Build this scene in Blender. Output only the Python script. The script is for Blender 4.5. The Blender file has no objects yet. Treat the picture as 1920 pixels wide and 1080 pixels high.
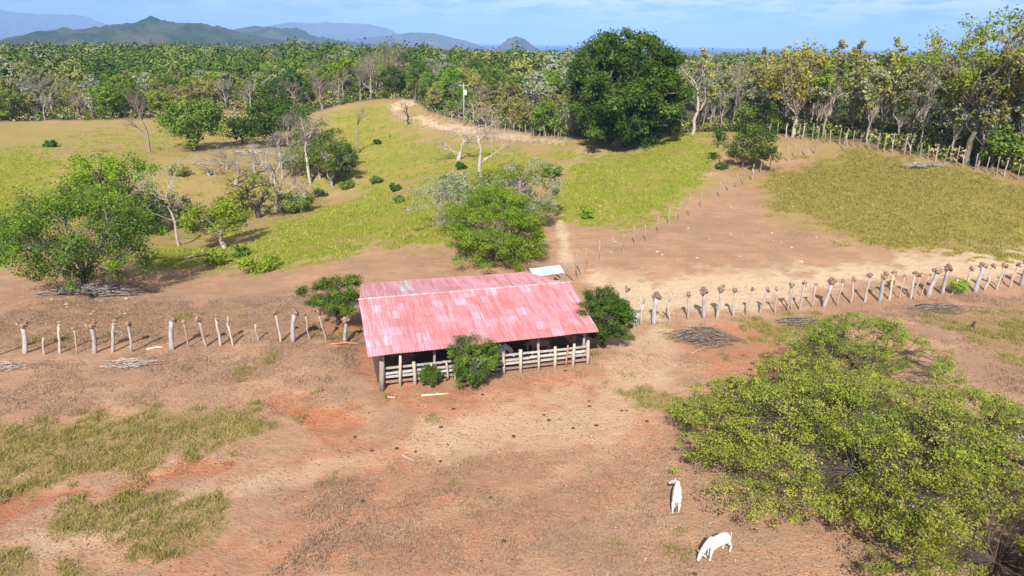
import bpy, math, random
import numpy as np
from mathutils import Vector
rad = math.radians
SC = bpy.context.scene
COL = SC.collection
# ------------------------------------------------------------------ camera
PITCH, ROLL, CAMH, FPX = rad(19.85), rad(0.9), 22.0, 1280.0
Fw = np.array([0, math.cos(PITCH), -math.sin(PITCH)])
r0 = np.array([1., 0, 0]); u0 = np.array([0, math.sin(PITCH), math.cos(PITCH)])
Rt = r0*math.cos(ROLL) + u0*math.sin(ROLL)
Up = u0*math.cos(ROLL) - r0*math.sin(ROLL)
CP = np.array([0, 0, CAMH])
cam = bpy.data.cameras.new('camera'); co = bpy.data.objects.new('camera', cam); COL.objects.link(co)
cam.sensor_width = 36; cam.lens = 24; cam.clip_start = 0.5; cam.clip_end = 60000
from mathutils import Matrix
co.matrix_world = Matrix(((Rt[0], Up[0], -Fw[0], 0), (Rt[1], Up[1], -Fw[1], 0), (Rt[2], Up[2], -Fw[2], CAMH), (0, 0, 0, 1)))
SC.camera = co
SC.view_settings.view_transform = 'Standard'; SC.view_settings.look = 'None'
SC.view_settings.exposure = 0.6
SC.cycles.max_bounces = 5; SC.cycles.diffuse_bounces = 2; SC.cycles.transparent_max_bounces = 6
SC.cycles.transmission_bounces = 3; SC.cycles.volume_bounces = 1

def ray(x, y): return Fw + Rt*(x-960)/FPX - Up*(y-540)/FPX
def proj(P):
    q = P - CP
    w = q@Fw
    w = np.where(w < 0.5, 0.5, w)
    return 960+FPX*(q@Rt)/w, 540-FPX*(q@Up)/w
# ------------------------------------------------------------------ light
SUN_EL = rad(41); SUN_AZ = rad(9)      # shadows fall towards +y turned 9 degrees to +x
toward = Vector((math.sin(SUN_AZ)*math.cos(SUN_EL), math.cos(SUN_AZ)*math.cos(SUN_EL), -math.sin(SUN_EL)))
sl = bpy.data.lights.new('sun', 'SUN'); sl.energy = 5.0; sl.use_shadow = True; sl.angle = rad(0.5); sl.color = (1, 0.955, 0.89)
so = bpy.data.objects.new('sun', sl); COL.objects.link(so)
so.rotation_euler = toward.to_track_quat('-Z', 'Y').to_euler(); so.location = (0, 0, 60)
W = bpy.data.worlds.new('World'); SC.world = W; W.use_nodes = True
def build_world():
    nt = W.node_tree; nt.nodes.clear(); N = nt.nodes.new; L = nt.links.new
    out = N('ShaderNodeOutputWorld'); bg = N('ShaderNodeBackground'); sky = N('ShaderNodeTexSky')
    sky.sky_type = 'NISHITA'; sky.sun_disc = False; sky.sun_elevation = SUN_EL; sky.sun_rotation = math.pi + SUN_AZ
    sky.air_density = 1.0; sky.dust_density = 0.0; sky.ozone_density = 3.0; sky.altitude = 0
    bg.inputs['Strength'].default_value = 0.055
    tc = N('ShaderNodeTexCoord'); mp = N('ShaderNodeMapping'); mp.inputs['Scale'].default_value = (1.0, 1.0, 5.5)
    L(tc.outputs['Generated'], mp.inputs['Vector'])
    n1 = N('ShaderNodeTexNoise'); n1.inputs['Scale'].default_value = 10.5; n1.inputs['Detail'].default_value = 8; n1.inputs['Roughness'].default_value = 0.62
    mp.inputs['Location'].default_value = (3.1, 1.3, 0.4)
    L(mp.outputs['Vector'], n1.inputs['Vector'])
    r1 = N('ShaderNodeValToRGB'); r1.color_ramp.elements[0].position = 0.42; r1.color_ramp.elements[1].position = 0.53
    L(n1.outputs['Fac'], r1.inputs['Fac'])
    sx = N('ShaderNodeSeparateXYZ'); L(tc.outputs['Generated'], sx.inputs[0])
    el = N('ShaderNodeMapRange'); el.inputs['From Min'].default_value = 0.012; el.inputs['From Max'].default_value = 0.05
    L(sx.outputs['Z'], el.inputs['Value'])
    rx = N('ShaderNodeMapRange'); rx.inputs['From Min'].default_value = -0.75; rx.inputs['From Max'].default_value = 0.35
    rx.inputs['To Min'].default_value = 0.45; rx.inputs['To Max'].default_value = 0.9
    L(sx.outputs['X'], rx.inputs['Value'])
    m1 = N('ShaderNodeMath'); m1.operation = 'MULTIPLY'; L(r1.outputs['Color'], m1.inputs[0]); L(el.outputs['Result'], m1.inputs[1])
    m2 = N('ShaderNodeMath'); m2.operation = 'MULTIPLY'; L(m1.outputs[0], m2.inputs[0]); L(rx.outputs['Result'], m2.inputs[1])
    tint = N('ShaderNodeMixRGB'); tint.blend_type = 'MULTIPLY'; tint.inputs['Fac'].default_value = 1; tint.inputs['Color2'].default_value = (0.58, 0.80, 1.18, 1)
    L(sky.outputs['Color'], tint.inputs['Color1'])
    hb = N('ShaderNodeMapRange'); hb.inputs['From Min'].default_value = 0.10; hb.inputs['From Max'].default_value = 0.25; L(sx.outputs['Z'], hb.inputs['Value'])
    hc = N('ShaderNodeMixRGB'); hc.inputs['Color1'].default_value = (0.40, 0.60, 1.08, 1); hc.inputs['Color2'].default_value = (0.58, 0.80, 1.15, 1); L(hb.outputs['Result'], hc.inputs['Fac']); L(hc.outputs['Color'], tint.inputs['Color2'])
    mx = N('ShaderNodeMixRGB'); mx.inputs['Color2'].default_value = (12.2, 12.7, 13.2, 1)
    L(m2.outputs[0], mx.inputs['Fac']); L(tint.outputs['Color'], mx.inputs['Color1'])
    L(mx.outputs['Color'], bg.inputs['Color']); L(bg.outputs[0], out.inputs['Surface'])
build_world()

# ------------------------------------------------------------------ helpers
def tag(o, label=None, cat=None, group=None, kind=None):
    if label: o['label'] = label
    if cat: o['category'] = cat
    if group: o['group'] = group
    if kind: o['kind'] = kind
    return o
def link(name, me, parent=None, loc=None):
    o = bpy.data.objects.new(name, me); COL.objects.link(o)
    if parent is not None: o.parent = parent
    if loc is not None: o.location = loc
    return o
def empty(name, loc=(0, 0, 0), rz=0):
    o = bpy.data.objects.new(name, None); COL.objects.link(o); o.location = loc; o.rotation_euler = (0, 0, rz)
    o.empty_display_size = 0.3
    return o
def copy_tree(o, parent=None):
    c = o.copy(); COL.objects.link(c); c.parent = parent
    for ch in list(o.children): copy_tree(ch, c)
    return c
def mesh(name, V, Fs, mats, cols=None, smooth=False, attrs=None):
    """V (N,3); Fs: array (M,k) or list of arrays; cols (N,3)"""
    me = bpy.data.meshes.new(name)
    if not isinstance(Fs, list): Fs = [Fs]
    Fs = [np.asarray(f, dtype=np.int32) for f in Fs if len(f)]
    V = np.asarray(V, dtype=np.float32)
    me.vertices.add(len(V)); me.vertices.foreach_set('co', V.ravel())
    idx = np.concatenate([f.ravel() for f in Fs]); cnt = np.concatenate([np.full(len(f), f.shape[1], np.int32) for f in Fs])
    st = np.concatenate([[0], np.cumsum(cnt)[:-1]]).astype(np.int32)
    me.loops.add(len(idx)); me.loops.foreach_set('vertex_index', idx)
    me.polygons.add(len(cnt)); me.polygons.foreach_set('loop_start', st)
    me.polygons.foreach_set('use_smooth', np.full(len(cnt), bool(smooth)))
    if cols is not None:
        a = me.attributes.new('Col', 'FLOAT_COLOR', 'POINT')
        c4 = np.ones((len(V), 4), np.float32); c4[:, :3] = cols
        a.data.foreach_set('color', c4.ravel())
    for k, v in (attrs or {}).items():
        a = me.attributes.new(k, 'FLOAT_COLOR', 'POINT'); c4 = np.ones((len(V), 4), np.float32); c4[:, :v.shape[1]] = v
        a.data.foreach_set('color', c4.ravel())
    me.update(calc_edges=True)
    for m in (mats if isinstance(mats, list) else [mats]): me.materials.append(m)
    return me
class MB:
    def __init__(s): s.v = []; s.f = []; s.c = []; s.n = 0
    def add(s, V, Fq, col=(1, 1, 1)):
        V = np.asarray(V, float); s.v.append(V); s.f.append([tuple(int(i)+s.n for i in f) for f in Fq])
        c = np.empty((len(V), 3)); c[:] = col; s.c.append(c); s.n += len(V)
    def tube(s, P, R, k=6, col=(1, 1, 1), cap=True, rng=None, rough=0):
        P = np.asarray(P, float); n = len(P); R = np.broadcast_to(np.asarray(R, float), (n,))
        T = np.gradient(P, axis=0) if n > 2 else np.array([P[1]-P[0]]*2)
        T /= np.linalg.norm(T, axis=1)[:, None]+1e-9
        ref = np.array([0, 0, 1.]) if abs(T[0][2]) < .8 else np.array([1., 0, 0])
        A = np.cross(T, ref); A /= np.linalg.norm(A, axis=1)[:, None]+1e-9
        B = np.cross(T, A)
        an = np.arange(k)*2*math.pi/k
        rr = R[:, None]*np.ones(k)
        if rough and rng is not None: rr = rr*(1+rng.uniform(-rough, rough, (n, k)))
        V = P[:, None, :] + rr[..., None]*(np.cos(an)[None, :, None]*A[:, None, :]+np.sin(an)[None, :, None]*B[:, None, :])
        F = []
        for i in range(n-1):
            for j in range(k):
                a = i*k+j; b = i*k+(j+1) % k
                F.append((a, b, b+k, a+k))
        if cap: F.append(tuple(range((n-1)*k, n*k))); F.append(tuple(range(k-1, -1, -1)))
        s.add(V.reshape(-1, 3), F, col)
    def box(s, c, size, col=(1, 1, 1), M=None):
        h = np.array(size)/2; V = np.array([(x, y, z) for x in (-1, 1) for y in (-1, 1) for z in (-1, 1)])*h
        if M is not None: V = V@np.array(M).T
        s.add(V+np.array(c), [(0, 1, 3, 2), (4, 6, 7, 5), (0, 4, 5, 1), (2, 3, 7, 6), (0, 2, 6, 4), (1, 5, 7, 3)], col)
    def blob(s, c, r, rng, col=(1, 1, 1), rough=.25, seg=8, rings=6):
        V = []; F = []
        c = np.array(c); r = np.broadcast_to(np.array(r, float), (3,))
        for i in range(rings+1):
            th = math.pi*i/rings
            for j in range(seg):
                ph = 2*math.pi*j/seg
                k = 1+rng.uniform(-rough, rough)
                if i in (0, rings): k = 1
                V.append(c+r*k*np.array([math.sin(th)*math.cos(ph), math.sin(th)*math.sin(ph), math.cos(th)]))
        for i in range(rings):
            for j in range(seg):
                F.append((i*seg+j, (i+1)*seg+j, (i+1)*seg+(j+1) % seg, i*seg+(j+1) % seg))
        s.add(V, F, col)
    def mesh(s, name, mat, smooth=False):
        V = np.concatenate(s.v); C = np.concatenate(s.c)
        by = {}
        for fl in s.f:
            for f in fl: by.setdefault(len(f), []).append(f)
        return mesh(name, V, [np.array(b) for b in by.values()], mat, C, smooth)
    def obj(s, name, mat, parent=None, loc=None, smooth=False):
        return link(name, s.mesh(name, mat, smooth), parent, loc)
def quads_mesh(name, C, A, B, cols, mat):
    """leaf rhombi: centre C, half axes A,B (n,3)"""
    n = len(C); V = np.stack([C-A, C-B, C+A, C+B], 1).reshape(-1, 3)
    F = np.arange(4*n).reshape(n, 4)
    return mesh(name, V, F, mat, np.repeat(cols, 4, axis=0))
# value noise
_perm = np.random.RandomState(7).rand(256, 256)
def vnoise(x, y):
    xi = np.floor(x).astype(int); yi = np.floor(y).astype(int); fx = x-xi; fy = y-yi
    fx = fx*fx*(3-2*fx); fy = fy*fy*(3-2*fy)
    a = _perm[xi % 256, yi % 256]; b = _perm[(xi+1) % 256, yi % 256]; c = _perm[xi % 256, (yi+1) % 256]; d = _perm[(xi+1) % 256, (yi+1) % 256]
    return (a*(1-fx)+b*fx)*(1-fy)+(c*(1-fx)+d*fx)*fy
def fbm(x, y, o=4):
    s = 0; a = .5; t = 0
    for i in range(o):
        s = s+a*vnoise(x*2**i+17*i, y*2**i+5*i); t += a; a *= .5
    return s/t
# ------------------------------------------------------------------ materials
def new_mat(name, rough=.9):
    m = bpy.data.materials.new(name); m.use_nodes = True; nt = m.node_tree
    b = nt.nodes['Principled BSDF']; b.inputs['Roughness'].default_value = rough
    b.inputs['Specular IOR Level'].default_value = 0.15
    return m, nt, b
def N_(nt, t, **k):
    n = nt.nodes.new(t)
    for a, v in k.items(): setattr(n, a, v)
    return n
def noise(nt, scale, detail=4, rough=.6, vec=None, dims='3D'):
    n = nt.nodes.new('ShaderNodeTexNoise'); n.inputs['Scale'].default_value = scale; n.inputs['Detail'].default_value = detail; n.inputs['Roughness'].default_value = rough
    if vec is not None: nt.links.new(vec, n.inputs['Vector'])
    return n.outputs['Fac']
def mrange(nt, v, a, b, c=0., d=1.):
    n = nt.nodes.new('ShaderNodeMapRange'); n.inputs['From Min'].default_value = a; n.inputs['From Max'].default_value = b
    n.inputs['To Min'].default_value = c; n.inputs['To Max'].default_value = d; nt.links.new(v, n.inputs['Value']); return n.outputs['Result']
def mix(nt, f, a, b, mode='MIX'):
    n = nt.nodes.new('ShaderNodeMixRGB'); n.blend_type = mode
    for s, v in ((0, f), (1, a), (2, b)):
        if hasattr(v, 'is_linked') or isinstance(v, bpy.types.NodeSocket): nt.links.new(v, n.inputs[s])
        elif s == 0: n.inputs[0].default_value = v
        else: n.inputs[s].default_value = (*v, 1)
    return n.outputs[0]
def math_(nt, op, a, b=None):
    n = nt.nodes.new('ShaderNodeMath'); n.operation = op
    for s, v in ((0, a), (1, b)):
        if v is None: continue
        if isinstance(v, bpy.types.NodeSocket): nt.links.new(v, n.inputs[s])
        else: n.inputs[s].default_value = v
    return n.outputs[0]
def attr(nt, name):
    n = nt.nodes.new('ShaderNodeAttribute'); n.attribute_name = name; return n
def bump(nt, b, h, dist, strength=1.):
    n = nt.nodes.new('ShaderNodeBump'); n.inputs['Distance'].default_value = dist; n.inputs['Strength'].default_value = strength
    nt.links.new(h, n.inputs['Height']); nt.links.new(n.outputs[0], b.inputs['Normal'])
# foliage: colour per leaf from the mesh, small variation per tree, some light let through
def foliage_mat(name, trans=.2):
    m, nt, b = new_mat(name, .75)
    c = attr(nt, 'Col').outputs['Color']
    oi = nt.nodes.new('ShaderNodeObjectInfo')
    hs = nt.nodes.new('ShaderNodeHueSaturation')
    nt.links.new(c, hs.inputs['Color']); nt.links.new(mrange(nt, oi.outputs['Random'], 0, 1, .485, .515), hs.inputs['Hue'])
    v = math_(nt, 'FRACT', math_(nt, 'MULTIPLY', oi.outputs['Random'], 17.31))
    nt.links.new(mrange(nt, v, 0, 1, .8, 1.2), hs.inputs['Value'])
    nt.links.new(hs.outputs[0], b.inputs['Base Color'])
    if trans:
        tr = nt.nodes.new('ShaderNodeBsdfTranslucent'); nt.links.new(hs.outputs[0], tr.inputs['Color'])
        ms = nt.nodes.new('ShaderNodeMixShader'); ms.inputs[0].default_value = trans
        nt.links.new(b.outputs[0], ms.inputs[1]); nt.links.new(tr.outputs[0], ms.inputs[2])
        nt.links.new(ms.outputs[0], nt.nodes['Material Output'].inputs['Surface'])
    return m
M_LEAF = foliage_mat('foliage'); M_FAR = foliage_mat('distant foliage', 0)
def col_mat(name, rough=.85, nscale=6, namp=.35, bumpd=.01, stretch=(1, 1, 1), spec=.15):
    m, nt, b = new_mat(name, rough); b.inputs['Specular IOR Level'].default_value = spec
    tc = nt.nodes.new('ShaderNodeTexCoord'); mp = nt.nodes.new('ShaderNodeMapping'); mp.inputs['Scale'].default_value = stretch
    nt.links.new(tc.outputs['Object'], mp.inputs[0])
    n = noise(nt, nscale, 6, .65, mp.outputs[0])
    oi = nt.nodes.new('ShaderNodeObjectInfo')
    k = math_(nt, 'MULTIPLY', mrange(nt, n, .25, .75, 1-namp, 1+namp), mrange(nt, oi.outputs['Random'], 0, 1, .88, 1.12))
    cc = nt.nodes.new('ShaderNodeCombineXYZ')
    for i in range(3): nt.links.new(k, cc.inputs[i])
    nt.links.new(mix(nt, 1., attr(nt, 'Col').outputs['Color'], cc.outputs[0], 'MULTIPLY'), b.inputs['Base Color'])
    bump(nt, b, n, bumpd)
    return m
M_BARK = col_mat('bark', .9, 5, .4, .02, (1, 1, .3))
M_WOOD = col_mat('weathered wood', .85, 9, .4, .008, (1, 1, 1))
M_HIDE = col_mat('hide', .8, 5, .08, .004)
M_METAL = col_mat('weathered metal', .45, 4, .2, .003, spec=.5)
M_DUNG = col_mat('dried dung', .95, 14, .4, .02)
M_STONE = col_mat('pale stone', .9, 8, .3, .02)

# ------------------------------------------------------------------ terrain
CZ = [(0,1150,0),(600,1120,0),(1300,1120,0),(1920,1120,0),(0,900,0),(480,900,-.1),(960,900,0),(1500,900,0),(1920,880,.1),(0,780,0),(300,760,0),(960,780,0),(1500,760,0),(1920,720,.3),
      (0,668,0),(180,660,0),(400,648,0),(640,640,0),(1160,620,0),(1350,640,0),(1500,580,.1),(1750,558,.3),(1920,535,.6),(1250,550,0),(1500,540,.3),(1900,480,1.1),(1200,500,.3),
      (900,510,0),(700,500,-.4),(600,490,-1.0),(720,460,-.4),(600,560,-.5),(400,560,-1.6),(150,545,-2.0),(0,560,-2.2),(350,510,-2.8),(480,505,-2.4),(330,465,-4.2),(0,480,-3.4),(420,465,-3.8),(500,412,-5.6),(560,440,-1.9)]
CD = [(0,400,98),(600,372,123),(0,330,122),(160,300,132),(0,265,160),(150,250,175),(0,228,195),(280,227,195),(420,235,190),(300,285,143),(370,275,150),(450,310,130),(600,330,130),(560,270,160),
      (620,215,188),(740,198,188),(770,232,170),(850,250,158),(1000,266,140),(1060,274,132),(690,280,150),(700,310,140),(800,300,135),(800,345,112),(700,400,92),(850,420,84),(940,340,108),(1000,300,124),
      (1040,420,85),(1050,310,118),(1100,390,91),(1215,440,79),(1320,370,96),(1165,285,126),(1240,262,130),(1300,252,133),(1390,320,108),(1350,290,116),(1480,300,112),(1450,262,122),(1550,268,116),(1680,287,106),(1800,313,97),(1920,343,90),(1500,400,87),(1700,440,79),(1920,455,76.5),(1920,400,82),(1700,360,91)]
P = []
for x, y, z in CZ:
    d = ray(x, y); t = (z-CAMH)/d[2]; P.append(CP+d*t)
for x, y, D in CD:
    d = ray(x, y); P.append(CP+d*D/d[1])
for q in [(0,-20,0),(-60,-20,0),(60,-20,0),(-90,30,-1),(90,30,1.5),(0,10,0),(110,90,4.5),(130,130,4),(60,150,4),(90,180,3.5),(25,170,3),(-140,110,-1),(-170,170,1),(-30,220,6.5),(40,220,4),(120,230,4),(-120,230,1.5),(-200,240,1),(-60,225,6),(0,260,6),(-180,300,1),(0,320,7),(150,320,3),(-90,300,3),(250,200,3),(-260,150,0)]:
    P.append(np.array(q, float))
P = np.array(P)
CS = 100.
def tps_k(r2): return np.where(r2 > 1e-12, .5*r2*np.log(r2+1e-12), 0)
def tps_fit(P, lam=2e-4):
    X = P[:, :2]/CS; n = len(X); K = tps_k(((X[:, None]-X[None])**2).sum(-1))+lam*np.eye(n)
    Q = np.hstack([np.ones((n, 1)), X]); A = np.block([[K, Q], [Q.T, np.zeros((3, 3))]])
    return X, np.linalg.solve(A, np.concatenate([P[:, 2], np.zeros(3)]))
TX, TW = tps_fit(P)
def smooth(a, b, x):
    t = np.clip((x-a)/(b-a), 0, 1); return t*t*(3-2*t)
def Hgt(x, y):
    x = np.asarray(x, float); y = np.asarray(y, float); shp = np.broadcast(x, y).shape
    x = np.broadcast_to(x, shp).ravel(); y = np.broadcast_to(y, shp).ravel()
    z = np.empty(len(x))
    far = 5-smooth(300, 900, y)*3-smooth(450, 1900, y)*32 - 3*smooth(-.15, -.5, x/np.maximum(y, 1))*smooth(200, 400, y)
    far = far+(fbm(x/240+2, y/240, 3)-.5)*(7+22*smooth(-.15, -.4, x/np.maximum(y, 1)))*smooth(280, 600, y)
    sea = smooth(4000, 4800, y)*smooth(-.10, -.02, x/np.maximum(y, 1))
    far = far-18*sea
    near = (np.abs(x) < 420) & (y < 420)
    z[:] = far
    xs = np.where(near)[0]
    for i in range(0, len(xs), 40000):
        j = xs[i:i+40000]; X = np.stack([np.clip(x[j], -260, 260), np.clip(y[j], -30, 330)], 1)/CS
        k = tps_k(((X[:, None]-TX[None])**2).sum(-1))
        zz = k@TW[:-3]+TW[-3]+X@TW[-2:]
        w = smooth(250, 330, y[j])*1.0; w = np.maximum(w, smooth(180, 260, np.abs(x[j])))
        z[j] = np.clip(zz, -8, 12)*(1-w)+far[j]*w
    z += (fbm(x/6+40, y/6+40, 4)-.5)*.5*smooth(58, 75, y) + (fbm(x/5, y/5, 4)-.5)*.16 + (fbm(x/1.1, y/1.1, 2)-.5)*.05
    return z.reshape(shp)
def hit(px, py):
    d = ray(px, py)
    t = np.geomspace(12, 900, 500)
    Q = CP+d[None]*t[:, None]; h = Hgt(Q[:, 0], Q[:, 1]); below = np.where(Q[:, 2] < h)[0]
    if len(below) == 0: i = 499
    else: i = max(below[0], 1)
    a, b = t[i-1], t[i]
    for _ in range(12):
        m = (a+b)/2; q = CP+d*m
        if q[2] < Hgt(q[0], q[1]): b = m
        else: a = m
    q = CP+d*b; q[2] = Hgt(q[0], q[1]); return q
def depth(q): return float((q-CP)@Fw)

def in_poly(px, py, poly):
    """signed distance (px), negative inside"""
    poly = np.array(poly, float); n = len(poly); d = np.full(px.shape, 1e9); ins = np.zeros(px.shape, bool)
    for i in range(n):
        a = poly[i]; b = poly[(i+1) % n]; e = b-a
        t = np.clip(((px-a[0])*e[0]+(py-a[1])*e[1])/(e@e+1e-9), 0, 1)
        d = np.minimum(d, (px-a[0]-t*e[0])**2+(py-a[1]-t*e[1])**2)
        c = ((a[1] > py) != (b[1] > py)); xx = (b[0]-a[0])*(py-a[1])/(b[1]-a[1]+1e-12)+a[0]
        ins ^= c & (px < xx)
    d = np.sqrt(d); return np.where(ins, -d, d)
# ground regions as outlines on the land: kind, softness, strength, outline
REG = [
 ('N', 20, 1., [(560,500),(840,470),(1060,430),(1100,400),(1330,355),(1440,320),(1440,410),(1600,460),(1990,470),(1990,1100),(-100,1100),(-100,560),(350,515)]),
 ('N', 10, 1., [(1300,330),(1460,262),(1560,275),(1440,360)]),
 ('G', 14, 1., [(455,455),(560,405),(640,372),(700,340),(760,345),(830,330),(1000,285),(1060,268),(1075,285),(1040,300),(990,330),(900,400),(820,470),(700,462),(600,490),(520,510),(280,505),(262,450),(330,450)]),
 ('G', 12, 1., [(1075,300),(1200,268),(1330,250),(1345,290),(1310,320),(1330,345),(1280,385),(1180,418),(1060,405),(1035,370)]),
 ('G', 14, .9, [(-60,290),(60,275),(150,300),(110,330),(140,370),(80,420),(-60,450)]),
 ('G', 16, .55, [(-60,228),(300,225),(420,260),(330,300),(150,300),(-60,300)]),
 ('G', 16, .5, [(250,300),(520,300),(560,380),(440,420),(250,440),(100,420),(150,330)]),
 ('G', 14, .75, [(605,215),(720,192),(760,235),(850,262),(1060,278),(1000,300),(860,330),(640,372),(560,400),(540,340),(640,310)]),
 ('O', 14, 1., [(1445,345),(1500,300),(1560,280),(1700,290),(1930,345),(1990,470),(1700,462),(1600,450),(1530,420),(1440,408)]),
 ('O', 10, .4, [(1320,320),(1450,262),(1560,262),(1500,300),(1400,360)]),
 ('T', 10, 1., [(-60,790),(0,790),(60,800),(230,785),(330,765),(440,755),(535,785),(530,822),(440,850),(330,850),(290,880),(200,890),(100,910),(-60,930)]),
 ('T', 10, 1., [(90,965),(140,935),(300,920),(345,932),(240,960),(230,985),(100,1000)]),
 ('T', 10, 1., [(250,990),(280,960),(420,925),(445,945),(400,1000),(330,1035),(245,1050)]),
 ('T', 10, 1., [(-60,1020),(60,1020),(50,1080),(-60,1100)]), ('T', 10, .8, [(120,1060),(170,1065),(170,1100),(110,1100)]),
 ('T', 10, .8, [(1370,590),(1450,595),(1520,585),(1560,600),(1500,640),(1430,640)]),
 ('T', 10, .9, [(1170,735),(1215,725),(1300,760),(1290,800),(1230,770)]),
 ('T', 8, .9, [(1240,985),(1290,975),(1295,1005),(1250,1012)]),
 ('T', 10, .7, [(1720,600),(1920,560),(1990,600),(1990,700),(1800,640)]),
 ('T', 10, .8, [(380,545),(410,538),(430,552),(395,556)]), ('T', 14, .5, [(330,575),(450,570),(450,595),(340,598)]),
 ('R', 16, 1., [(470,728),(560,740),(660,765),(700,800),(640,830),(545,835),(535,790)]),
 ('R', 8, 1., [(-60,990),(0,955),(20,918),(120,915),(210,915),(290,885),(330,865),(430,860),(470,870),(420,885),(300,900),(250,925),(100,930),(40,960),(-60,1020)]),
 ('R', 14, .7, [(690,690),(800,700),(950,730),(1000,705),(1150,680),(1200,640),(1260,660),(1180,760),(900,800),(720,760)]),
 ('R', 12, .8, [(600,612),(700,600),(720,720),(660,700),(640,650)]),
 ('R', 20, .5, [(300,1080),(700,900),(1100,860),(1200,900),(900,1080)]),
 ('R', 14, .7, [(1270,640),(1350,600),(1500,640),(1560,700),(1350,720)]),
 ('R', 20, .5, [(560,830),(1250,740),(1250,860),(900,900),(540,920)]),
 ('P', 14, 1., [(1090,520),(1280,520),(1500,500),(1700,470),(1990,450),(1990,490),(1800,515),(1600,545),(1420,580),(1230,615),(1170,600),(1130,560)]),
 ('P', 26, .6, [(1180,600),(1250,600),(1260,640),(1250,720),(1240,780),(1000,850),(850,860),(780,810),(900,770),(1100,730)]),
 ('P', 12, .5, [(-60,1030),(200,985),(300,945),(440,905),(700,850),(700,862),(440,925),(300,965),(200,1000),(-60,1050)]),
 ('P', 12, .4, [(700,1000),(1000,900),(1250,800),(1262,810),(1010,920),(720,1020)]),
 ('P', 5, 1., [(722,198),(745,188),(772,190),(776,198),(750,212),(790,222),(860,238),(960,250),(1060,262),(1062,274),(960,264),(850,250),(770,234),(735,215)]),
 ('P', 4, .8, [(1042,375),(1050,375),(1056,420),(1070,460),(1075,500),(1050,490),(1048,440)]),
 ('P', 10, .6, [(1080,280),(1200,275),(1250,262),(1090,312),(1060,310)]),
 ('B', 18, .8, [(1130,440),(1330,370),(1440,330),(1440,410),(1600,460),(1800,475),(1500,500),(1150,515)]),
 ('B', 14, .8, [(600,300),(760,290),(900,330),(820,345),(700,320),(620,335)]),
 ('B', 16, .8, [(-60,570),(500,520),(700,480),(840,480),(840,520),(660,540),(520,640),(-60,670)]),
 ('B', 20, .7, [(500,1080),(640,900),(900,860),(1250,820),(1300,1080)]),
 ('B', 16, .6, [(1500,600),(1990,520),(1990,800),(1750,640)]),
 ('B', 16, .7, [(-60,670),(700,650),(660,720),(430,740),(300,755),(-60,790)]),
]
def regions(x, y, z):
    px, py = proj(np.stack([x, y, z], 1))
    # wobble the outlines on the ground
    wob = (fbm(x/5+9, y/5+3, 4)-.5)*3.4; wob2 = (fbm(x/.9+90, y/.9+31, 3)-.5)*4
    ok = (y > 6) & (y < 215) & (px > -200) & (px < 2120) & (py < 1250)
    out = {k: np.zeros(len(x), np.float32) for k in 'GOTRPBN'}
    xi = np.where(ok)[0]; qx = px[xi]; qy = py[xi]
    for k, soft, st, poly in REG:
        pl = np.array(poly); m = soft*5+10
        sel = (qx > pl[:, 0].min()-m) & (qx < pl[:, 0].max()+m) & (qy > pl[:, 1].min()-m) & (qy < pl[:, 1].max()+m)
        s = xi[sel]
        if not len(s): continue
        d = in_poly(px[s], py[s]*1.0, poly)+soft*(wob[s]*1.6+wob2[s]*1.0)
        v = st*(1-smooth(-soft*1.3, soft*1.3, d))
        out[k][s] = np.maximum(out[k][s], v)
    return out
def make_ground():
    ys = [-15.]
    while ys[-1] < 14500:
        y = ys[-1]
        st = .33 if y < 75 else (.33+(y-75)*.006 if y < 400 else 2.3+(y-400)*.04)
        ys.append(y+st)
    ys = np.array(ys); nx = 520
    s = np.linspace(-1, 1, nx)
    wd = 42+1.02*np.maximum(ys, 0)
    X = wd[:, None]*s[None]; Y = np.repeat(ys[:, None], nx, 1)
    Z = Hgt(X, Y); x = X.ravel(); y = Y.ravel(); z = Z.ravel()
    # gully banks of bare red earth in the left foreground
    rg = regions(x, y, z)
    z = z-.35*rg['R']*(fbm(x/3, y/3, 3)) * (x < -8)
    rg['G'] = np.maximum(rg['G'], .42*smooth(62, 84, y)*(1-rg['N'])*(1-np.clip(rg['P'], 0, 1)))
    forest = np.zeros(len(x), np.float32)
    fy = forest_edge(x/np.maximum(y, 1))
    forest = smooth(-2, 4, y-fy)
    for k in 'GOTRB': rg[k] = rg[k]*(1-forest)
    ny = len(ys)
    i, j = np.meshgrid(np.arange(ny-1), np.arange(nx-1), indexing='ij'); a = (i*nx+j).ravel()
    Fq = np.stack([a, a+1, a+nx+1, a+nx], 1)
    V = np.stack([x, y, z], 1)
    A1 = np.stack([np.maximum(rg['G'], 0), rg['O'], rg['T']], 1); A2 = np.stack([rg['R'], rg['P'], rg['B']], 1)
    A3 = np.stack([forest, forest*0, forest*0], 1)
    fr = rg['P'][Fq].mean(1); yc = y[Fq].mean(1); xc = x[Fq].mean(1)
    road = (fr > .45) & (((yc > 56) & (xc > 6)) | (yc > 118))
    def part(sel, name):
        F = Fq[sel]; u, inv = np.unique(F, return_inverse=True)
        me = mesh(name, V[u], inv.reshape(-1, 4), M_GROUND, None, True, {'A1': A1[u], 'A2': A2[u], 'A3': A3[u]})
        return tag(link(name, me), kind='structure')
    part(~road, 'ground'); part(road & (yc < 118), 'dirt_road'); part(road & (yc >= 118), 'dirt_road')
EDGE_PX = [(-300,226),(0,226),(150,224),(300,222),(420,206),(600,208),(620,200),(720,184),(775,186),(800,208),(880,232),(960,244),(1060,258),(1150,262),(1250,256),(1300,246),(1400,246),(1480,252),(1560,264),(1680,281),(1800,308),(1920,337),(2100,380)]
_e = []
for a_, b_ in EDGE_PX:
    q = hit(a_, b_+2)
    _e.append((q[0]/q[1], q[1]))
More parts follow.
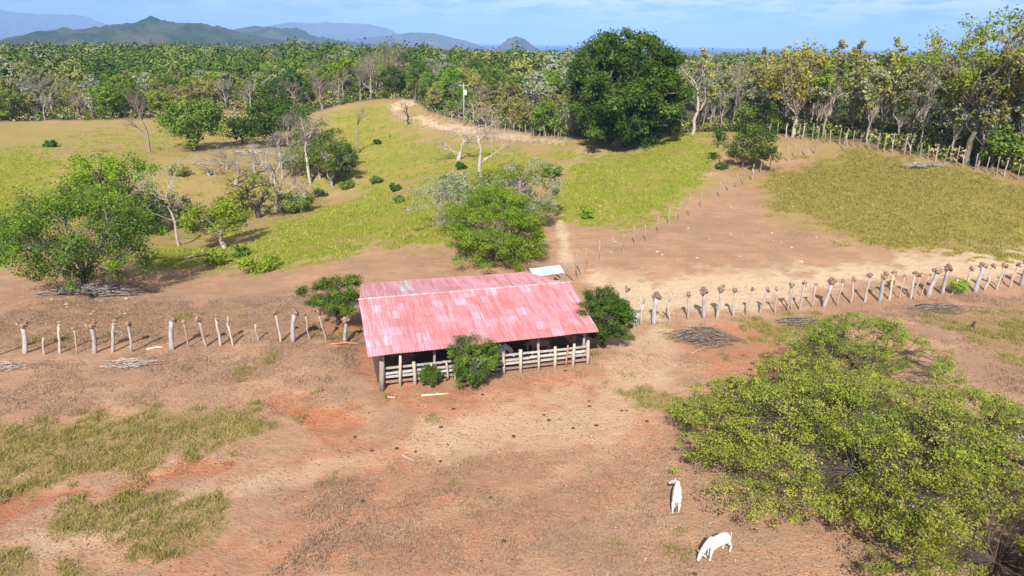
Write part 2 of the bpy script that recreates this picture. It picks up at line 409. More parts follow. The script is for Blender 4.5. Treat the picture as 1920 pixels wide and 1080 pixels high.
_e = np.array(_e); _e = _e[np.argsort(_e[:, 0])]
print('forest edge', [(round(a, 2), round(b)) for a, b in _e])
_e[:, 1] = np.clip(_e[:, 1], 85, 215)
def forest_edge(s): return np.interp(s, _e[:, 0], _e[:, 1])

def ground_mat():
    m, nt, b = new_mat('earth and pasture', .95); b.inputs['Specular IOR Level'].default_value = .05
    tc = nt.nodes.new('ShaderNodeTexCoord'); v = tc.outputs['Object']
    def sep(n):
        s = nt.nodes.new('ShaderNodeSeparateColor'); nt.links.new(attr(nt, n).outputs['Color'], s.inputs[0]); return s.outputs
    a1, a2, a3 = sep('A1'), sep('A2'), sep('A3')
    nb = noise(nt, .22, 5, .6, v); nm = noise(nt, 1.1, 6, .65, v); nf = noise(nt, 5.5, 5, .7, v); nff = noise(nt, 19, 3, .7, v)
    mp = nt.nodes.new('ShaderNodeMapping'); mp.inputs['Rotation'].default_value = (0, 0, rad(-24)); mp.inputs['Scale'].default_value = (.22, 1.4, 1)
    nt.links.new(v, mp.inputs[0]); ntr = noise(nt, 1.0, 6, .65, mp.outputs[0])       # trampled cattle paths
    soil = mix(nt, mrange(nt, nm, .3, .7), (.37, .190, .105), (.54, .315, .195))
    soil = mix(nt, mrange(nt, ntr, .45, .7, 0, .6), soil, (.50, .335, .23))
    red = mix(nt, mrange(nt, nm, .3, .7), (.42, .125, .05), (.52, .20, .105))
    soil = mix(nt, math_(nt, 'MULTIPLY', a2[0], mrange(nt, nb, .3, .55, .8, 1.)), soil, red)
    pale = mix(nt, mrange(nt, nm, .3, .7), (.50, .36, .22), (.60, .455, .31))
    soil = mix(nt, math_(nt, 'MULTIPLY', a2[1], 1.), soil, pale)
    # dry litter and stubble
    lit = mix(nt, mrange(nt, nff, .35, .65), (.16, .095, .055), (.46, .31, .20))
    lf = math_(nt, 'MULTIPLY', mrange(nt, a2[2], 0, 1, .35, 1.), mrange(nt, math_(nt, 'ADD', math_(nt, 'MULTIPLY', nm, .8), math_(nt, 'MULTIPLY', nf, .8)), .74, .95, 0, .95))
    lf = math_(nt, 'MULTIPLY', lf, mrange(nt, a2[1], 0, 1, 1, .2))
    soil = mix(nt, lf, soil, lit)
    lit2 = math_(nt, 'MULTIPLY', a2[2], mrange(nt, nb, .35, .65, .1, .6))
    soil = mix(nt, lit2, soil, (.34, .19, .11))
    big = math_(nt, 'ADD', math_(nt, 'MULTIPLY', nb, .5), math_(nt, 'MULTIPLY', ntr, .5))
    mot = math_(nt, 'MULTIPLY', mrange(nt, big, .40, .54), mrange(nt, math_(nt, 'ADD', math_(nt, 'MULTIPLY', nf, .6), math_(nt, 'MULTIPLY', nff, .4)),   .43, .55, 0, .9))
    soil = mix(nt, math_(nt, 'MULTIPLY', mot, mrange(nt, a2[1], 0, .8, 1, .15)), soil, (.25, .155, .095))
    sp = mrange(nt, nff, .62, .74, 0, .55); soil = mix(nt, sp, soil, (.16, .10, .07))
    # pasture
    g = mix(nt, mrange(nt, nf, .3, .7), (.15, .19, .015), (.33, .36, .035))
    g = mix(nt, mrange(nt, nb, .42, .62, 0, .8), g, (.34, .27, .07))
    g = mix(nt, mrange(nt, math_(nt, 'ADD', math_(nt, 'MULTIPLY', nm, .6), math_(nt, 'MULTIPLY', nf, .4)), .5, .64, 0, .75), g, (.30, .20, .09))
    gf = mrange(nt, math_(nt, 'ADD', a1[0], math_(nt, 'MULTIPLY', math_(nt, 'SUBTRACT', math_(nt, 'ADD', math_(nt, 'MULTIPLY', nm, .6), math_(nt, 'MULTIPLY', nf, .4)), .5), 3.)), .15, .85)
    col = mix(nt, gf, soil, g)
    o = mix(nt, mrange(nt, nf, .35, .65), (.22, .18, .035), (.38, .30, .08))
    o = mix(nt, mrange(nt, nm, .45, .65, 0, .5), o, (.25, .23, .045))
    of = mrange(nt, math_(nt, 'ADD', a1[1], math_(nt, 'MULTIPLY', math_(nt, 'SUBTRACT', nm, .5), .8)), .3, .6)
    col = mix(nt, of, col, o)
    t = mix(nt, mrange(nt, nf, .35, .65), (.13, .11, .025), (.30, .22, .09))
    tf = mrange(nt, math_(nt, 'ADD', a1[2], math_(nt, 'MULTIPLY', math_(nt, 'SUBTRACT', nm, .5), .9)), .35, .8, 0, .6)
    col = mix(nt, tf, col, t)
    fl = mix(nt, mrange(nt, noise(nt, .02, 5, .6, v), .35, .65), (.06, .075, .025), (.15, .11, .06))
    fl = mix(nt, mrange(nt, nm, .4, .6, 0, .5), fl, (.05, .06, .02))
    col = mix(nt, a3[0], col, fl)
    col = mix(nt, math_(nt, 'MULTIPLY', a2[1], a3[0]), col, pale)
    kk = math_(nt, 'MULTIPLY', mrange(nt, nff, .3, .7, .72, 1.28), mrange(nt, nf, .3, .7, .74, 1.26))
    cb = nt.nodes.new('ShaderNodeCombineXYZ')
    for i in range(3): nt.links.new(kk, cb.inputs[i])
    col = mix(nt, 1., col, cb.outputs[0], 'MULTIPLY')
    nt.links.new(col, b.inputs['Base Color'])
    h = math_(nt, 'ADD', math_(nt, 'MULTIPLY', nm, .35), math_(nt, 'MULTIPLY', nf, math_(nt, 'ADD', .25, math_(nt, 'ADD', math_(nt, 'MULTIPLY', a1[0], .5), math_(nt, 'MULTIPLY', a1[1], .4)))))
    bump(nt, b, h, .42)
    return m
M_GROUND = ground_mat()
make_ground()

# ------------------------------------------------------------------ sea, hills
def sea():
    m, nt, b = new_mat('sea water', .35); b.inputs['Base Color'].default_value = (.002, .02, .09, 1); b.inputs['Specular IOR Level'].default_value = .03
    V = [(-3000, 4000, -40), (16500, 4000, -40), (16500, 16000, -40), (-9000, 16000, -40)]
    tag(link('sea', mesh('sea', V, np.array([[0, 1, 2, 3]]), m)), kind='structure')
def hill_mat(name, c1, c2, c3):
    m, nt, b = new_mat(name, 1.); b.inputs['Specular IOR Level'].default_value = 0
    v = nt.nodes.new('ShaderNodeTexCoord').outputs['Object']
    c = mix(nt, mrange(nt, noise(nt, .012, 8, .7, v), .4, .6), c1, c2)
    c = mix(nt, mrange(nt, noise(nt, .004, 6, .7, v), .5, .65, 0, .8), c, c3)
    nt.links.new(c, b.inputs['Base Color']); bump(nt, b, noise(nt, .03, 6, .8, v), 22)
    return m
def hill(prof, D, depthw, rough, mat, base=-62, name='hill', bumpy=0):
    """ridge whose crest passes through the sight lines of prof at distance D"""
    pts = []
    for px, py in prof:
        d = ray(px, py); q = CP+d*D/d[1]; pts.append((q[0], q[2]))
    pts = np.array(pts); nx = 260; nv = 60
    xs = np.linspace(pts[0, 0], pts[-1, 0], nx); cz = np.interp(xs, pts[:, 0], pts[:, 1])
    k = np.ones(5)/5; cz = np.convolve(np.pad(cz, 2, 'edge'), k, 'valid')
    vs = np.linspace(-1, 1, nv)
    X = np.repeat(xs[None], nv, 0); Vv = np.repeat(vs[:, None], nx, 1)
    Y = D+Vv*depthw + (fbm(X/depthw*1.5, X*0, 3)-.5)*depthw*.4*0
    prof_v = np.clip(1-np.abs(Vv)**1.25, 0, 1)
    amp = np.maximum(cz-base, 0)[None]
    rid = fbm(X/(depthw*.28), Y/(depthw*.28), 5)-.5
    Z = base+amp*prof_v*(1+rid*rough*1.5*(1-np.exp(-(np.abs(Vv)*6)**2)))+(fbm(X/(depthw*.06), Y/(depthw*.06), 4)-.5)*amp*.16
    if bumpy: Z = Z+(vnoise(X/14, Y/14)+vnoise(X/30+5, Y/30))*bumpy*np.clip(amp/20, 0, 1)
    i, j = np.meshgrid(np.arange(nv-1), np.arange(nx-1), indexing='ij'); a = (i*nx+j).ravel()
    me = mesh(name, np.stack([X.ravel(), Y.ravel(), Z.ravel()], 1), np.stack([a, a+1, a+nx+1, a+nx], 1), mat, None, True)
    tag(link(name, me), kind='structure')
sea()
HM1 = hill_mat('far hills', (.035, .05, .03), (.10, .085, .06), (.16, .12, .09))
HM2 = hill_mat('wooded hill', (.025, .055, .012), (.085, .10, .035), (.16, .13, .08))
hill([(-260,60),(-160,30),(-60,15),(0,20),(60,27),(110,27),(150,40),(190,46),(240,47),(300,60),(360,75)], 12500, 2100, .7, HM1)
hill([(330,85),(440,60),(500,49),(560,42),(620,42),(690,46),(725,52),(745,64),(790,76),(830,86)], 11000, 1700, .6, HM1)
hill([(600,86),(680,72),(740,66),(770,60),(820,64),(860,74),(890,82),(905,90)], 7500, 900, .6, HM1)
hill([(922,94),(938,84),(952,73),(966,68),(978,70),(992,79),(1004,88),(1012,95)], 5400, 420, .4, HM1, name='hill')
hill([(60,96),(110,72),(150,58),(195,52),(235,50),(262,44),(285,37),(310,42),(335,47),(362,46),(400,52),(420,56),(450,66),(500,76),(560,86),(640,96)], 2900, 650, .95, HM2, bumpy=7)
hill([(380,90),(440,58),(480,52),(520,56),(570,66),(620,76),(680,84),(760,93)], 4300, 800, .95, HM2, bumpy=7)

# ------------------------------------------------------------------ plants
def unit(v): return v/(np.linalg.norm(v, axis=-1, keepdims=True)+1e-9)
PAL = {
 'dark': [(.034,.070,.008), (.095,.165,.016)], 'mid': [(.075,.130,.014), (.185,.26,.035)],
 'bright': [(.11,.19,.010), (.27,.37,.025)], 'olive': [(.19,.19,.04), (.37,.34,.10)],
 'dry': [(.24,.18,.11), (.40,.31,.20)], 'silver': [(.19,.23,.12), (.34,.36,.22)],
 'acacia': [(.10,.145,.012), (.35,.38,.05)], 'yellow': [(.30,.27,.02), (.52,.44,.03)], 'palm': [(.04,.07,.012), (.13,.19,.03)]}
def leaves(rng, cen, rads, per, size, pal, up=.35, flat=1., shell=.15):
    """leaf clumps: centres (k,3), radii (k,), leaves per clump"""
    k = len(cen); n = k*per
    d = unit(rng.normal(size=(n, 3))); r = rng.uniform(shell, 1, n)**.7
    ci = np.repeat(np.arange(k), per)
    r = np.where(rng.random(n) < .12, r*rng.uniform(1, 1.6, n), r)
    C = cen[ci]+d*(r*rads[ci])[:, None]*np.array([1, 1, flat])
    nr = unit(d*.95+rng.normal(size=(n, 3))*.62+np.array([0, 0, up]))
    a = unit(np.cross(nr, rng.normal(size=(n, 3)))); b = np.cross(nr, a)
    s = size*rng.uniform(.6, 1.35, n)
    p0, p1 = np.array(PAL[pal][0]), np.array(PAL[pal][1])
    t = np.clip(rng.uniform(0, 1, k)[ci]*.6+rng.uniform(0, 1, n)*.5-.05, 0, 1)[:, None]
    return C, a*s[:, None], b*(s*rng.uniform(.4, .7, n))[:, None], p0*(1-t)+p1*t
def limb(mb, rng, a, b, ra, rb, k=5, seg=4, wig=.08, col=(1, 1, 1), sag=0.):
    a = np.array(a, float); b = np.array(b, float); L = np.linalg.norm(b-a)
    t = np.linspace(0, 1, seg+1)[:, None]
    P = a+(b-a)*t; off = rng.normal(size=(seg+1, 3))*wig*L*np.sin(t*math.pi); P = P+off
    P[:, 2] += np.sin(t[:, 0]*math.pi)*sag*L
    mb.tube(P, np.linspace(ra, rb, seg+1), k, col, cap=False)
    return P
BARK = {'pale': (.30,.25,.21), 'grey': (.19,.16,.13), 'dark': (.08,.06,.05), 'bone': (.38,.33,.28), 'pinkish': (.27,.20,.18)}
def crown_tree(seed, H, R, pal, bark='grey', base=.35, clumps=40, cr=.28, per=120, leaf=.2, top=1., rz=None, tr=None, drop=0., forks=3, squash=.8, up=.35, off=(0, 0), hole=0., names=('trunk', 'crown'), pals=None):
    """one tree: tapered trunk with limbs to every leaf clump; returns [(name, mesh)]"""
    rng = np.random.default_rng(seed)
    tr = tr or H*.03
    zc = H*(base+1)/2; rz = rz or H*(1-base)/2
    pts = []
    while len(pts) < clumps:
        d = unit(rng.normal(size=3)); q = rng.uniform(.25, 1)**.5
        p = d*q
        if p[2] < -.85 and rng.random() < .7: continue
        if hole and fbm(np.array([p[0]*3.1+seed]), np.array([p[1]*3.1]), 3)[0] < hole: continue
        lump = 1+.25*(vnoise(np.array([p[0]*2+seed]), np.array([p[1]*2+p[2]]))[0]-.5)*2
        pts.append(p*lump)
    pts = np.array(pts)
    cen = pts*np.array([R*(1-cr*.6), R*(1-cr*.6), rz*(1-cr*.4)])+np.array([off[0], off[1], zc])
    cen[:, 2] -= drop*(pts[:, 0]**2+pts[:, 1]**2)*rz
    cen[:, 2] = np.maximum(cen[:, 2], cr*R*.4)
    rads = R*cr*rng.uniform(.5, 1.4, clumps)
    C, A, B, col = leaves(rng, cen, rads, per, leaf, pal, up, squash)
    if pals:
        for pname, frac in pals:
            m = rng.random(clumps) < frac; mm = np.repeat(m, per)
            p0, p1 = map(np.array, PAL[pname]); t = rng.uniform(0, 1, (mm.sum(), 1)); col[mm] = p0*(1-t)+p1*t
    keep = C[:, 2] > .05
    out = [(names[1], quads_mesh(names[1], C[keep], A[keep], B[keep], col[keep], M_LEAF))]
    mb = MB(); bc = BARK[bark]
    fz = max(H*base*.75, H*.12)
    lean = np.array([off[0]*.3, off[1]*.3, 0])
    T = limb(mb, rng, (0, 0, -.3), np.array([0, 0, fz])+lean, tr*1.35, tr, 7, 5, .05, bc)
    ends = []
    for i in range(forks):
        an = i*2*math.pi/forks+rng.uniform(-.5, .5)
        e = np.array([math.cos(an)*R*.35, math.sin(an)*R*.35, fz+(zc-fz)*rng.uniform(.6, 1.1)])+np.array([off[0], off[1], 0])*.6
        limb(mb, rng, T[-1], e, tr*.75, tr*.4, 5, 4, .09, bc); ends.append(e)
    ends = np.array(ends)
    for c in cen:
        if clumps > 150 and rng.random() < .5: continue
        j = np.argmin(((ends-c)**2).sum(1)); s = ends[j] if rng.random() < .75 else T[-1]
        limb(mb, rng, s, c, tr*.3, tr*.07, 4, 3, .08, bc, .05)
        for _ in range(2):
            e = c+unit(rng.normal(size=3))*R*cr*1.0; limb(mb, rng, c, e, tr*.08, tr*.03, 3, 2, .05, bc)
    out.append((names[0], mb.mesh(names[0], M_BARK, True)))
    return out
def bare_tree(seed, H, R, bark='bone', levels=5, tr=None, spread=.7, upw=.35, trunk=.3, twig=1., names=('trunk', 'twigs'), split=3):
    rng = np.random.default_rng(seed); tr = tr or H*.028
    big, small = MB(), MB(); bc = np.array(BARK[bark])
    def grow(p, d, L, r, lv):
        q = p+d*L
        mb = big if lv < 2 else small
        P = limb(mb, rng, p, q, r, r*.62, 6 if lv < 2 else 3, 3, .07, bc*(1 if lv < 3 else .9))
        if lv >= levels: return
        n = split if lv > 0 else split+1
        for i in range(n):
            if lv > 1 and rng.random() < .12: continue
            nd = unit(d*(.8)+unit(rng.normal(size=3))*spread*(1+.15*lv)+np.array([0, 0, upw*.5]))
            s = P[-1] if i < 2 else P[2]
            grow(s, nd, L*rng.uniform(.6, .85), max(r*.58, .008*H/8*twig), lv+1)
    tr0 = limb(big, rng, (0, 0, -.3), (rng.uniform(-.04, .04)*H, rng.uniform(-.04, .04)*H, H*trunk), tr*1.3, tr, 7, 4, .03, bc)
    grow(tr0[-1], unit(np.array([rng.uniform(-.2, .2), rng.uniform(-.2, .2), 1.])), H*.22, tr*.85, 0)
    if trunk < .5:
        for i in range(2):
            a = rng.uniform(0, 6.28); grow(tr0[3], unit(np.array([math.cos(a), math.sin(a), .9])), H*.18, tr*.5, 1)
    # fit to the asked size
    V = np.concatenate(big.v+small.v); mx = np.percentile(np.abs(V[:, :2]), 98); mz = V[:, 2].max()
    sc = np.array([R/mx, R/mx, H/mz])
    for m_ in (big, small): m_.v = [v*sc for v in m_.v]
    o = [(names[0], big.mesh(names[0], M_BARK, True))]
    if small.v: o.append((names[1], small.mesh(names[1], M_BARK, True)))
    return o
def plant(parts, loc, label, cat='tree', name='tree', group=None, rz=0, scale=1.):
    e = empty(name, loc, rz); e.scale = (scale,)*3
    for n, me in parts: link(n, me, e)
    return tag(e, label, cat, group)
def size_at(px, py, wpx, hpx):
    q = hit(px, py); D = depth(q); th = math.atan2(CAMH-q[2], q[1])
    return q, wpx*D/FPX/2, hpx*D/FPX/max(math.cos(th), .3)
def T(px, py, w, h, pal, label, kind='tree', name='tree', seed=None, dy=0, **k):
    q, R, H = size_at(px, py, w, h)
    H = max(H - R*math.tan(rad(10))*.4, H*.6); R *= 1.1
    q = q.copy(); q[1] += dy; q[2] = Hgt(q[0], q[1])
    k.setdefault('names', ('trunk', 'crown') if kind == 'tree' else ('stem', 'foliage'))
    return plant(crown_tree(seed or int(px*7+py), H, R, pal, **k), q, label, kind, name)
def TB(px, py, w, h, label, name='bare_tree', seed=None, **k):
    q, R, H = size_at(px, py, w, h)
    k['tr'] = k.get('tr', H*.028)*.62
    return plant(bare_tree(seed or int(px*7+py), H, R, **k), q, label, 'tree', name)

T(1163, 286, 232, 222, 'dark', 'huge dense dark green tree with a domed crown at the left end of the hilltop', name='spreading_tree', seed=5, base=-.02, clumps=330, cr=.13, per=260, leaf=.26, bark='grey', tr=.9, forks=6, dy=4, squash=.85, pals=[('mid', .3)])
T(1392, 314, 122, 84, 'dark', 'small dark green tree with a low layered crown on the hillside among thin posts', name='small_tree', seed=6, base=.2, clumps=50, cr=.2, per=170, leaf=.17, bark='pale', tr=.13, hole=.42, pals=[('mid', .4)])
T(930, 500, 218, 158, 'bright', 'wide bright green feathery tree right behind the pink roofed shed', name='spreading_tree', seed=11, base=-.05, clumps=200, cr=.16, per=240, leaf=.09, bark='grey', tr=.2, forks=5, squash=.6, drop=.3, dy=2)
T(845, 440, 140, 120, 'silver', 'silvery grey half leafless bush tree left of the bright green tree behind the shed', name='small_tree', base=.08, clumps=80, cr=.17, per=70, leaf=.11, bark='pale', tr=.12)
T(985, 425, 140, 125, 'silver', 'greyish green airy tree behind and right of the bright tree at the shed', name='small_tree', base=.1, clumps=90, cr=.17, per=90, leaf=.12, bark='pale', tr=.15, pals=[('mid', .35)])
T(905, 405, 170, 85, 'mid', 'low grey green thicket tree at the foot of the tall dead tree', name='small_tree', base=.05, clumps=70, cr=.2, per=100, leaf=.13, bark='pale', tr=.12, pals=[('silver', .4)])
TB(905, 352, 150, 165, 'tall leafless pale tree standing on the grass slope behind the shed', spread=.75, levels=5, tr=.28, trunk=.35)
T(138, 554, 300, 205, 'mid', 'broad green tree with pale limbs and dead branches under it, nearest tree on the left', name='spreading_tree', seed=21, base=.1, clumps=230, cr=.14, per=150, leaf=.11, bark='grey', tr=.3, forks=6, pals=[('bright', .3)], dy=2)
T(215, 442, 180, 165, 'bright', 'bright green tree with rounded tufts just behind the nearest tree on the left', name='tree', seed=22, base=.2, clumps=100, cr=.18, per=150, leaf=.15, bark='dark', tr=.25)
T(250, 440, 120, 75, 'dark', 'dark tangled tree in shade at the foot of the bright green tree on the left', name='small_tree', seed=23, base=.15, clumps=36, cr=.24, per=60, leaf=.16, bark='bone', tr=.18)
TB(335, 460, 130, 165, 'leafless white trunked tree with two high forks beside the small bright green tree', seed=24, spread=.7, levels=5, tr=.2, trunk=.42, bark='bone')
T(420, 465, 145, 92, 'bright', 'small bright green tree with a leaning crown and white trunk in the valley', name='small_tree', seed=25, base=.3, clumps=42, cr=.24, per=120, leaf=.17, bark='bone', tr=.26, off=(-1.2, .3), squash=.7)
T(485, 408, 100, 88, 'mid', 'thinly leaved olive tree on a thick dark trunk at the bottom of the valley', name='tree', seed=26, base=.3, clumps=34, cr=.2, per=45, leaf=.17, bark='dark', tr=.4, pals=[('olive', .4)])
TB(520, 395, 125, 125, 'leafless silvery tree with many upright branches behind the dark trunked tree', seed=27, levels=5, spread=.55, trunk=.2, bark='bone')
TB(440, 345, 120, 62, 'grey leafless thicket tree in the dry patch of the valley', seed=28, levels=5, spread=.8, trunk=.15, bark='pale')
TB(395, 330, 95, 45, 'low tangle of grey dead branches on the dry grass of the valley', seed=29, levels=4, spread=.9, trunk=.1, bark='bone', name='dead_shrub')
T(370, 280, 128, 102, 'mid', 'rounded mid green tree alone on the right rim of the left meadow', seed=30, base=.12, clumps=70, cr=.22, per=130, leaf=.26, bark='dark', tr=.3)
TB(280, 285, 66, 125, 'tall purplish leafless tree at the right rim of the left meadow', seed=31, levels=5, spread=.6, trunk=.35, bark='pinkish')
T(515, 275, 150, 92, 'dark', 'wide dark green tree at the head of the valley right of the rounded tree', seed=32, base=.15, clumps=70, cr=.2, per=110, leaf=.28, bark='dark', tr=.35)
T(455, 268, 60, 50, 'dark', 'low dark green tree squeezed beside the rounded tree at the meadow rim', seed=33, base=.1, clumps=26, cr=.28, per=80, leaf=.24, bark='dark')
TB(582, 345, 80, 140, 'tall white stemmed leafless tree in front of the dark tree at the valley head', seed=34, levels=5, spread=.6, trunk=.45, bark='bone')
TB(548, 320, 70, 110, 'slim grey leafless tree left of the tall white stemmed one', seed=35, levels=5, spread=.6, trunk=.4, bark='pale')
T(622, 350, 84, 98, 'mid', 'narrow green tree at the top right of the valley gully', seed=36, base=.12, clumps=44, cr=.26, per=90, leaf=.2, bark='pale', pals=[('dark', .4)])
T(655, 310, 50, 50, 'mid', 'small rounded tree on the slope just right of the gully trees', seed=37, base=.1, clumps=22, cr=.3, per=80, leaf=.2)
TB(765, 234, 62, 46, 'small twisted dark dead tree on the grass below the far dirt road', seed=38, levels=4, spread=.9, trunk=.35, bark='dark', tr=.13)
TB(672, 288, 42, 92, 'thin leafless tree alone on the slope below the far dirt road', seed=39, levels=4, spread=.5, trunk=.5, bark='pinkish')
TB(860, 300, 120, 60, 'low pale leafless tree below the far dirt road behind the tall dead tree', seed=40, levels=5, spread=.8, trunk=.2, bark='bone')
TB(1298, 252, 120, 160, 'big white leafless tree with spreading limbs on the hilltop right of the huge dark tree', seed=41, levels=5, spread=.65, trunk=.38, bark='bone', tr=.42)
T(1487, 256, 150, 178, 'olive', 'tree with a pale forked trunk and yellowish crown at the hilltop fence', seed=42, base=.3, clumps=70, cr=.2, per=60, leaf=.24, bark='bone', tr=.3, pals=[('yellow', .35)], forks=2)
T(1445, 254, 110, 66, 'mid', 'low fresh green tree under the taller trees behind the hillside tree', seed=43, base=.1, clumps=36, cr=.24, per=80, leaf=.24, dy=4)
T(1812, 308, 250, 270, 'bright', 'tallest tree of the right wood with a bright green airy crown and dark stem', seed=44, base=.42, clumps=100, cr=.15, per=70, leaf=.22, bark='grey', tr=.35, forks=5, pals=[('olive', .45)], hole=.42)
T(1925, 325, 190, 290, 'mid', 'tall thin crowned tree at the right edge reaching above the horizon', seed=45, base=.5, clumps=60, cr=.16, per=50, leaf=.22, bark='pale', tr=.3, forks=4, pals=[('olive', .5)], hole=.42)
T(1885, 330, 90, 90, 'mid', 'dense green bushy tree low in the wood at the right edge', seed=46, base=.08, clumps=40, cr=.24, per=80, leaf=.22, dy=3)

for px, py, w, h, pl, lb in [
  (305, 428, 110, 72, 'dark', 'dark leafy tangle between the left trees and the small bright tree'),
  (565, 328, 95, 62, 'mid', 'low green tree behind the bleached trees of the gully'),
  (600, 296, 110, 74, 'dark', 'dark green tree at the valley head right of the wide dark one'),
  (440, 392, 70, 34, 'olive', 'olive scrubby tree left of the thick dark trunk in the valley'),
  (550, 398, 80, 36, 'mid', 'low green scrub tree right of the thick dark trunk in the valley'),
  (640, 332, 60, 48, 'dark', 'small dark tree beside the narrow green one at the gully top'),
  (30, 470, 110, 70, 'mid', 'airy green tree at the left edge behind the nearest left tree')]:
    T(px, py, w, h, pl, lb, name='small_tree', base=.06, clumps=44, cr=.24, per=100, leaf=.16, bark='grey', tr=.12, hole=.4, pals=[('silver', .2)])
# feathery trees in the right foreground
def acacia(bx, by, R, H, seed, label, clumps, per, off=(0, 0), hole=.46, rz=1.6):
    q = np.array([bx, by, Hgt(bx, by)])
    plant(crown_tree(seed, H, R, 'acacia', bark='dark', base=.35, clumps=clumps, cr=.07, per=per, leaf=.055, rz=rz, tr=.085, forks=7, squash=.6, up=.7, off=off, hole=hole, drop=.9, pals=[('mid', .14), ('olive', .16)]), q, label, 'tree', 'thorn_tree')
ACAC = []
def under(px, py, z=3.9):
    d = ray(px, py); t = (z-CAMH)/d[2]; return CP+d*t
for px, py, R_, H_, sd, cl, pe, lb in [
  (1630, 812, 8.6, 5.9, 51, 950, 100, 'biggest wide airy yellow green tree filling the lower right of the picture'),
  (1500, 690, 4.6, 4.4, 56, 300, 85, 'middle sized feathery tree between the farthest and the leftmost ones'),
  (1640, 640, 6.2, 5.2, 52, 480, 85, 'airy yellow green tree below the brush heaps, farthest of the feathery trees'),
  (1430, 740, 5.2, 4.4, 53, 300, 85, 'leftmost and thinnest of the feathery yellow green trees, above the walking cow'),
  (1900, 960, 7.0, 5.0, 54, 560, 100, 'feathery tree at the bottom right corner over deep shade'),
  (1810, 780, 6.6, 4.8, 55, 560, 95, 'feathery tree at the right edge beside the reddish dry grass')]:
    p_ = under(px, py); acacia(p_[0], p_[1], R_, H_, sd, lb, cl, int(pe*.8))

# bushes beside the shed
T(628, 612, 140, 88, 'dark', 'green thorn bush tree at the left end of the shed', 'bush', 'bush', seed=61, base=.3, clumps=100, cr=.15, per=190, leaf=.065, bark='dark', tr=.1, squash=.7, hole=.45, pals=[('mid', .3)], dy=.8)
T(1130, 652, 112, 112, 'dark', 'dense dark green bush at the right end of the shed', 'bush', 'bush', seed=62, base=.08, clumps=140, cr=.16, per=220, leaf=.07, bark='dark', tr=.12, squash=.8)
T(888, 722, 104, 96, 'dark', 'dark green bush growing against the front rails of the shed', 'bush', 'bush', seed=63, base=.08, clumps=120, cr=.18, per=140, leaf=.06, bark='pale', tr=.06, squash=.8, hole=.38, pals=[('mid', .2)])
T(806, 726, 46, 46, 'dark', 'small green bush at the foot of the rails left of the larger one', 'bush', 'bush', seed=64, base=.05, clumps=40, cr=.25, per=120, leaf=.05, bark='pale', tr=.04)
for px, py, w, h, bk, lb in [
  (705, 182, 70, 92, 'pinkish', 'purplish leafless tree left of the tall grey one before the far dirt road'),
  (728, 180, 60, 104, 'grey', 'grey leafless tree at the wood edge, second of the grey group before the far road'),
  (748, 179, 66, 100, 'pinkish', 'tall purplish leafless tree next to where the far road enters the wood'),
  (675, 188, 60, 70, 'grey', 'low grey leafless tree at the wood edge left of the purplish group'),
  (645, 192, 54, 62, 'pinkish', 'low purplish leafless tree at the wood edge above the valley head'),
  (85, 215, 80, 92, 'pale', 'pale grey leafless tree at the left end of the wood beside the small house'),
  (600, 335, 60, 100, 'bone', 'white leafless sapling right of the tall white stemmed tree in the gully'),
  (530, 335, 80, 90, 'bone', 'bleached leafless tree in the middle of the gully thicket'),
  (478, 330, 90, 70, 'bone', 'spreading bleached leafless tree left in the gully thicket'),
  (425, 318, 90, 46, 'pale', 'low leafless tree on the dry grass left of the gully thicket'),
  (575, 385, 70, 50, 'pale', 'low grey leafless tree in the bed of the gully')]:
    TB(px, py, w, h, lb, levels=5, spread=.7, trunk=.25, bark=bk)
for i, (px, py, w, h, pl, lb) in enumerate([
  (490,508,72,32,'bright','bright green rounded bush on the grass below the small bright tree'),
  (452,482,32,24,'mid','small round green bush just above the bright rounded bush'),
  (406,498,38,32,'bright','upright green bush at the foot of the white trunked small tree'),
  (98,276,28,13,'dark','lone dark bush in the open left meadow'),
  (706,344,24,14,'mid','dark green bush on the pasture slope, left one of a pair'),
  (741,359,22,16,'dark','dark green bush on the pasture slope, right one of a pair'),
  (863,318,20,14,'dark','compact dark bush on the dry slope below the far road'),
  (835,342,22,14,'mid','green bush on the slope left of the tall dead tree'),
  (748,380,20,12,'mid','small bush low on the bright green slope'),
  (708,270,16,8,'dark','tiny dark bush high on the slope under the far dirt road'),
  (1100,410,26,26,'bright','bright green bush beside the footpath on the right hill'),
  (1033,332,42,26,'mid','dark green bush below the shade of the huge tree'),
  (648,352,30,16,'mid','green bush at the top of the valley gully'),
  (600,368,26,14,'dark','dark bush at the bottom of the valley gully'),
  (335,328,40,20,'olive','dull olive bush on the dry grass of the valley'),
  (1352,316,22,9,'dark','tiny dark bush left under the layered hillside tree')]):
    T(px, py, w, h, pl, lb, 'bush', 'bush', seed=70+i, base=.02, clumps=18, cr=.3, per=80, hole=.45, leaf=.14 if py > 400 else .2, bark='grey', tr=.06)

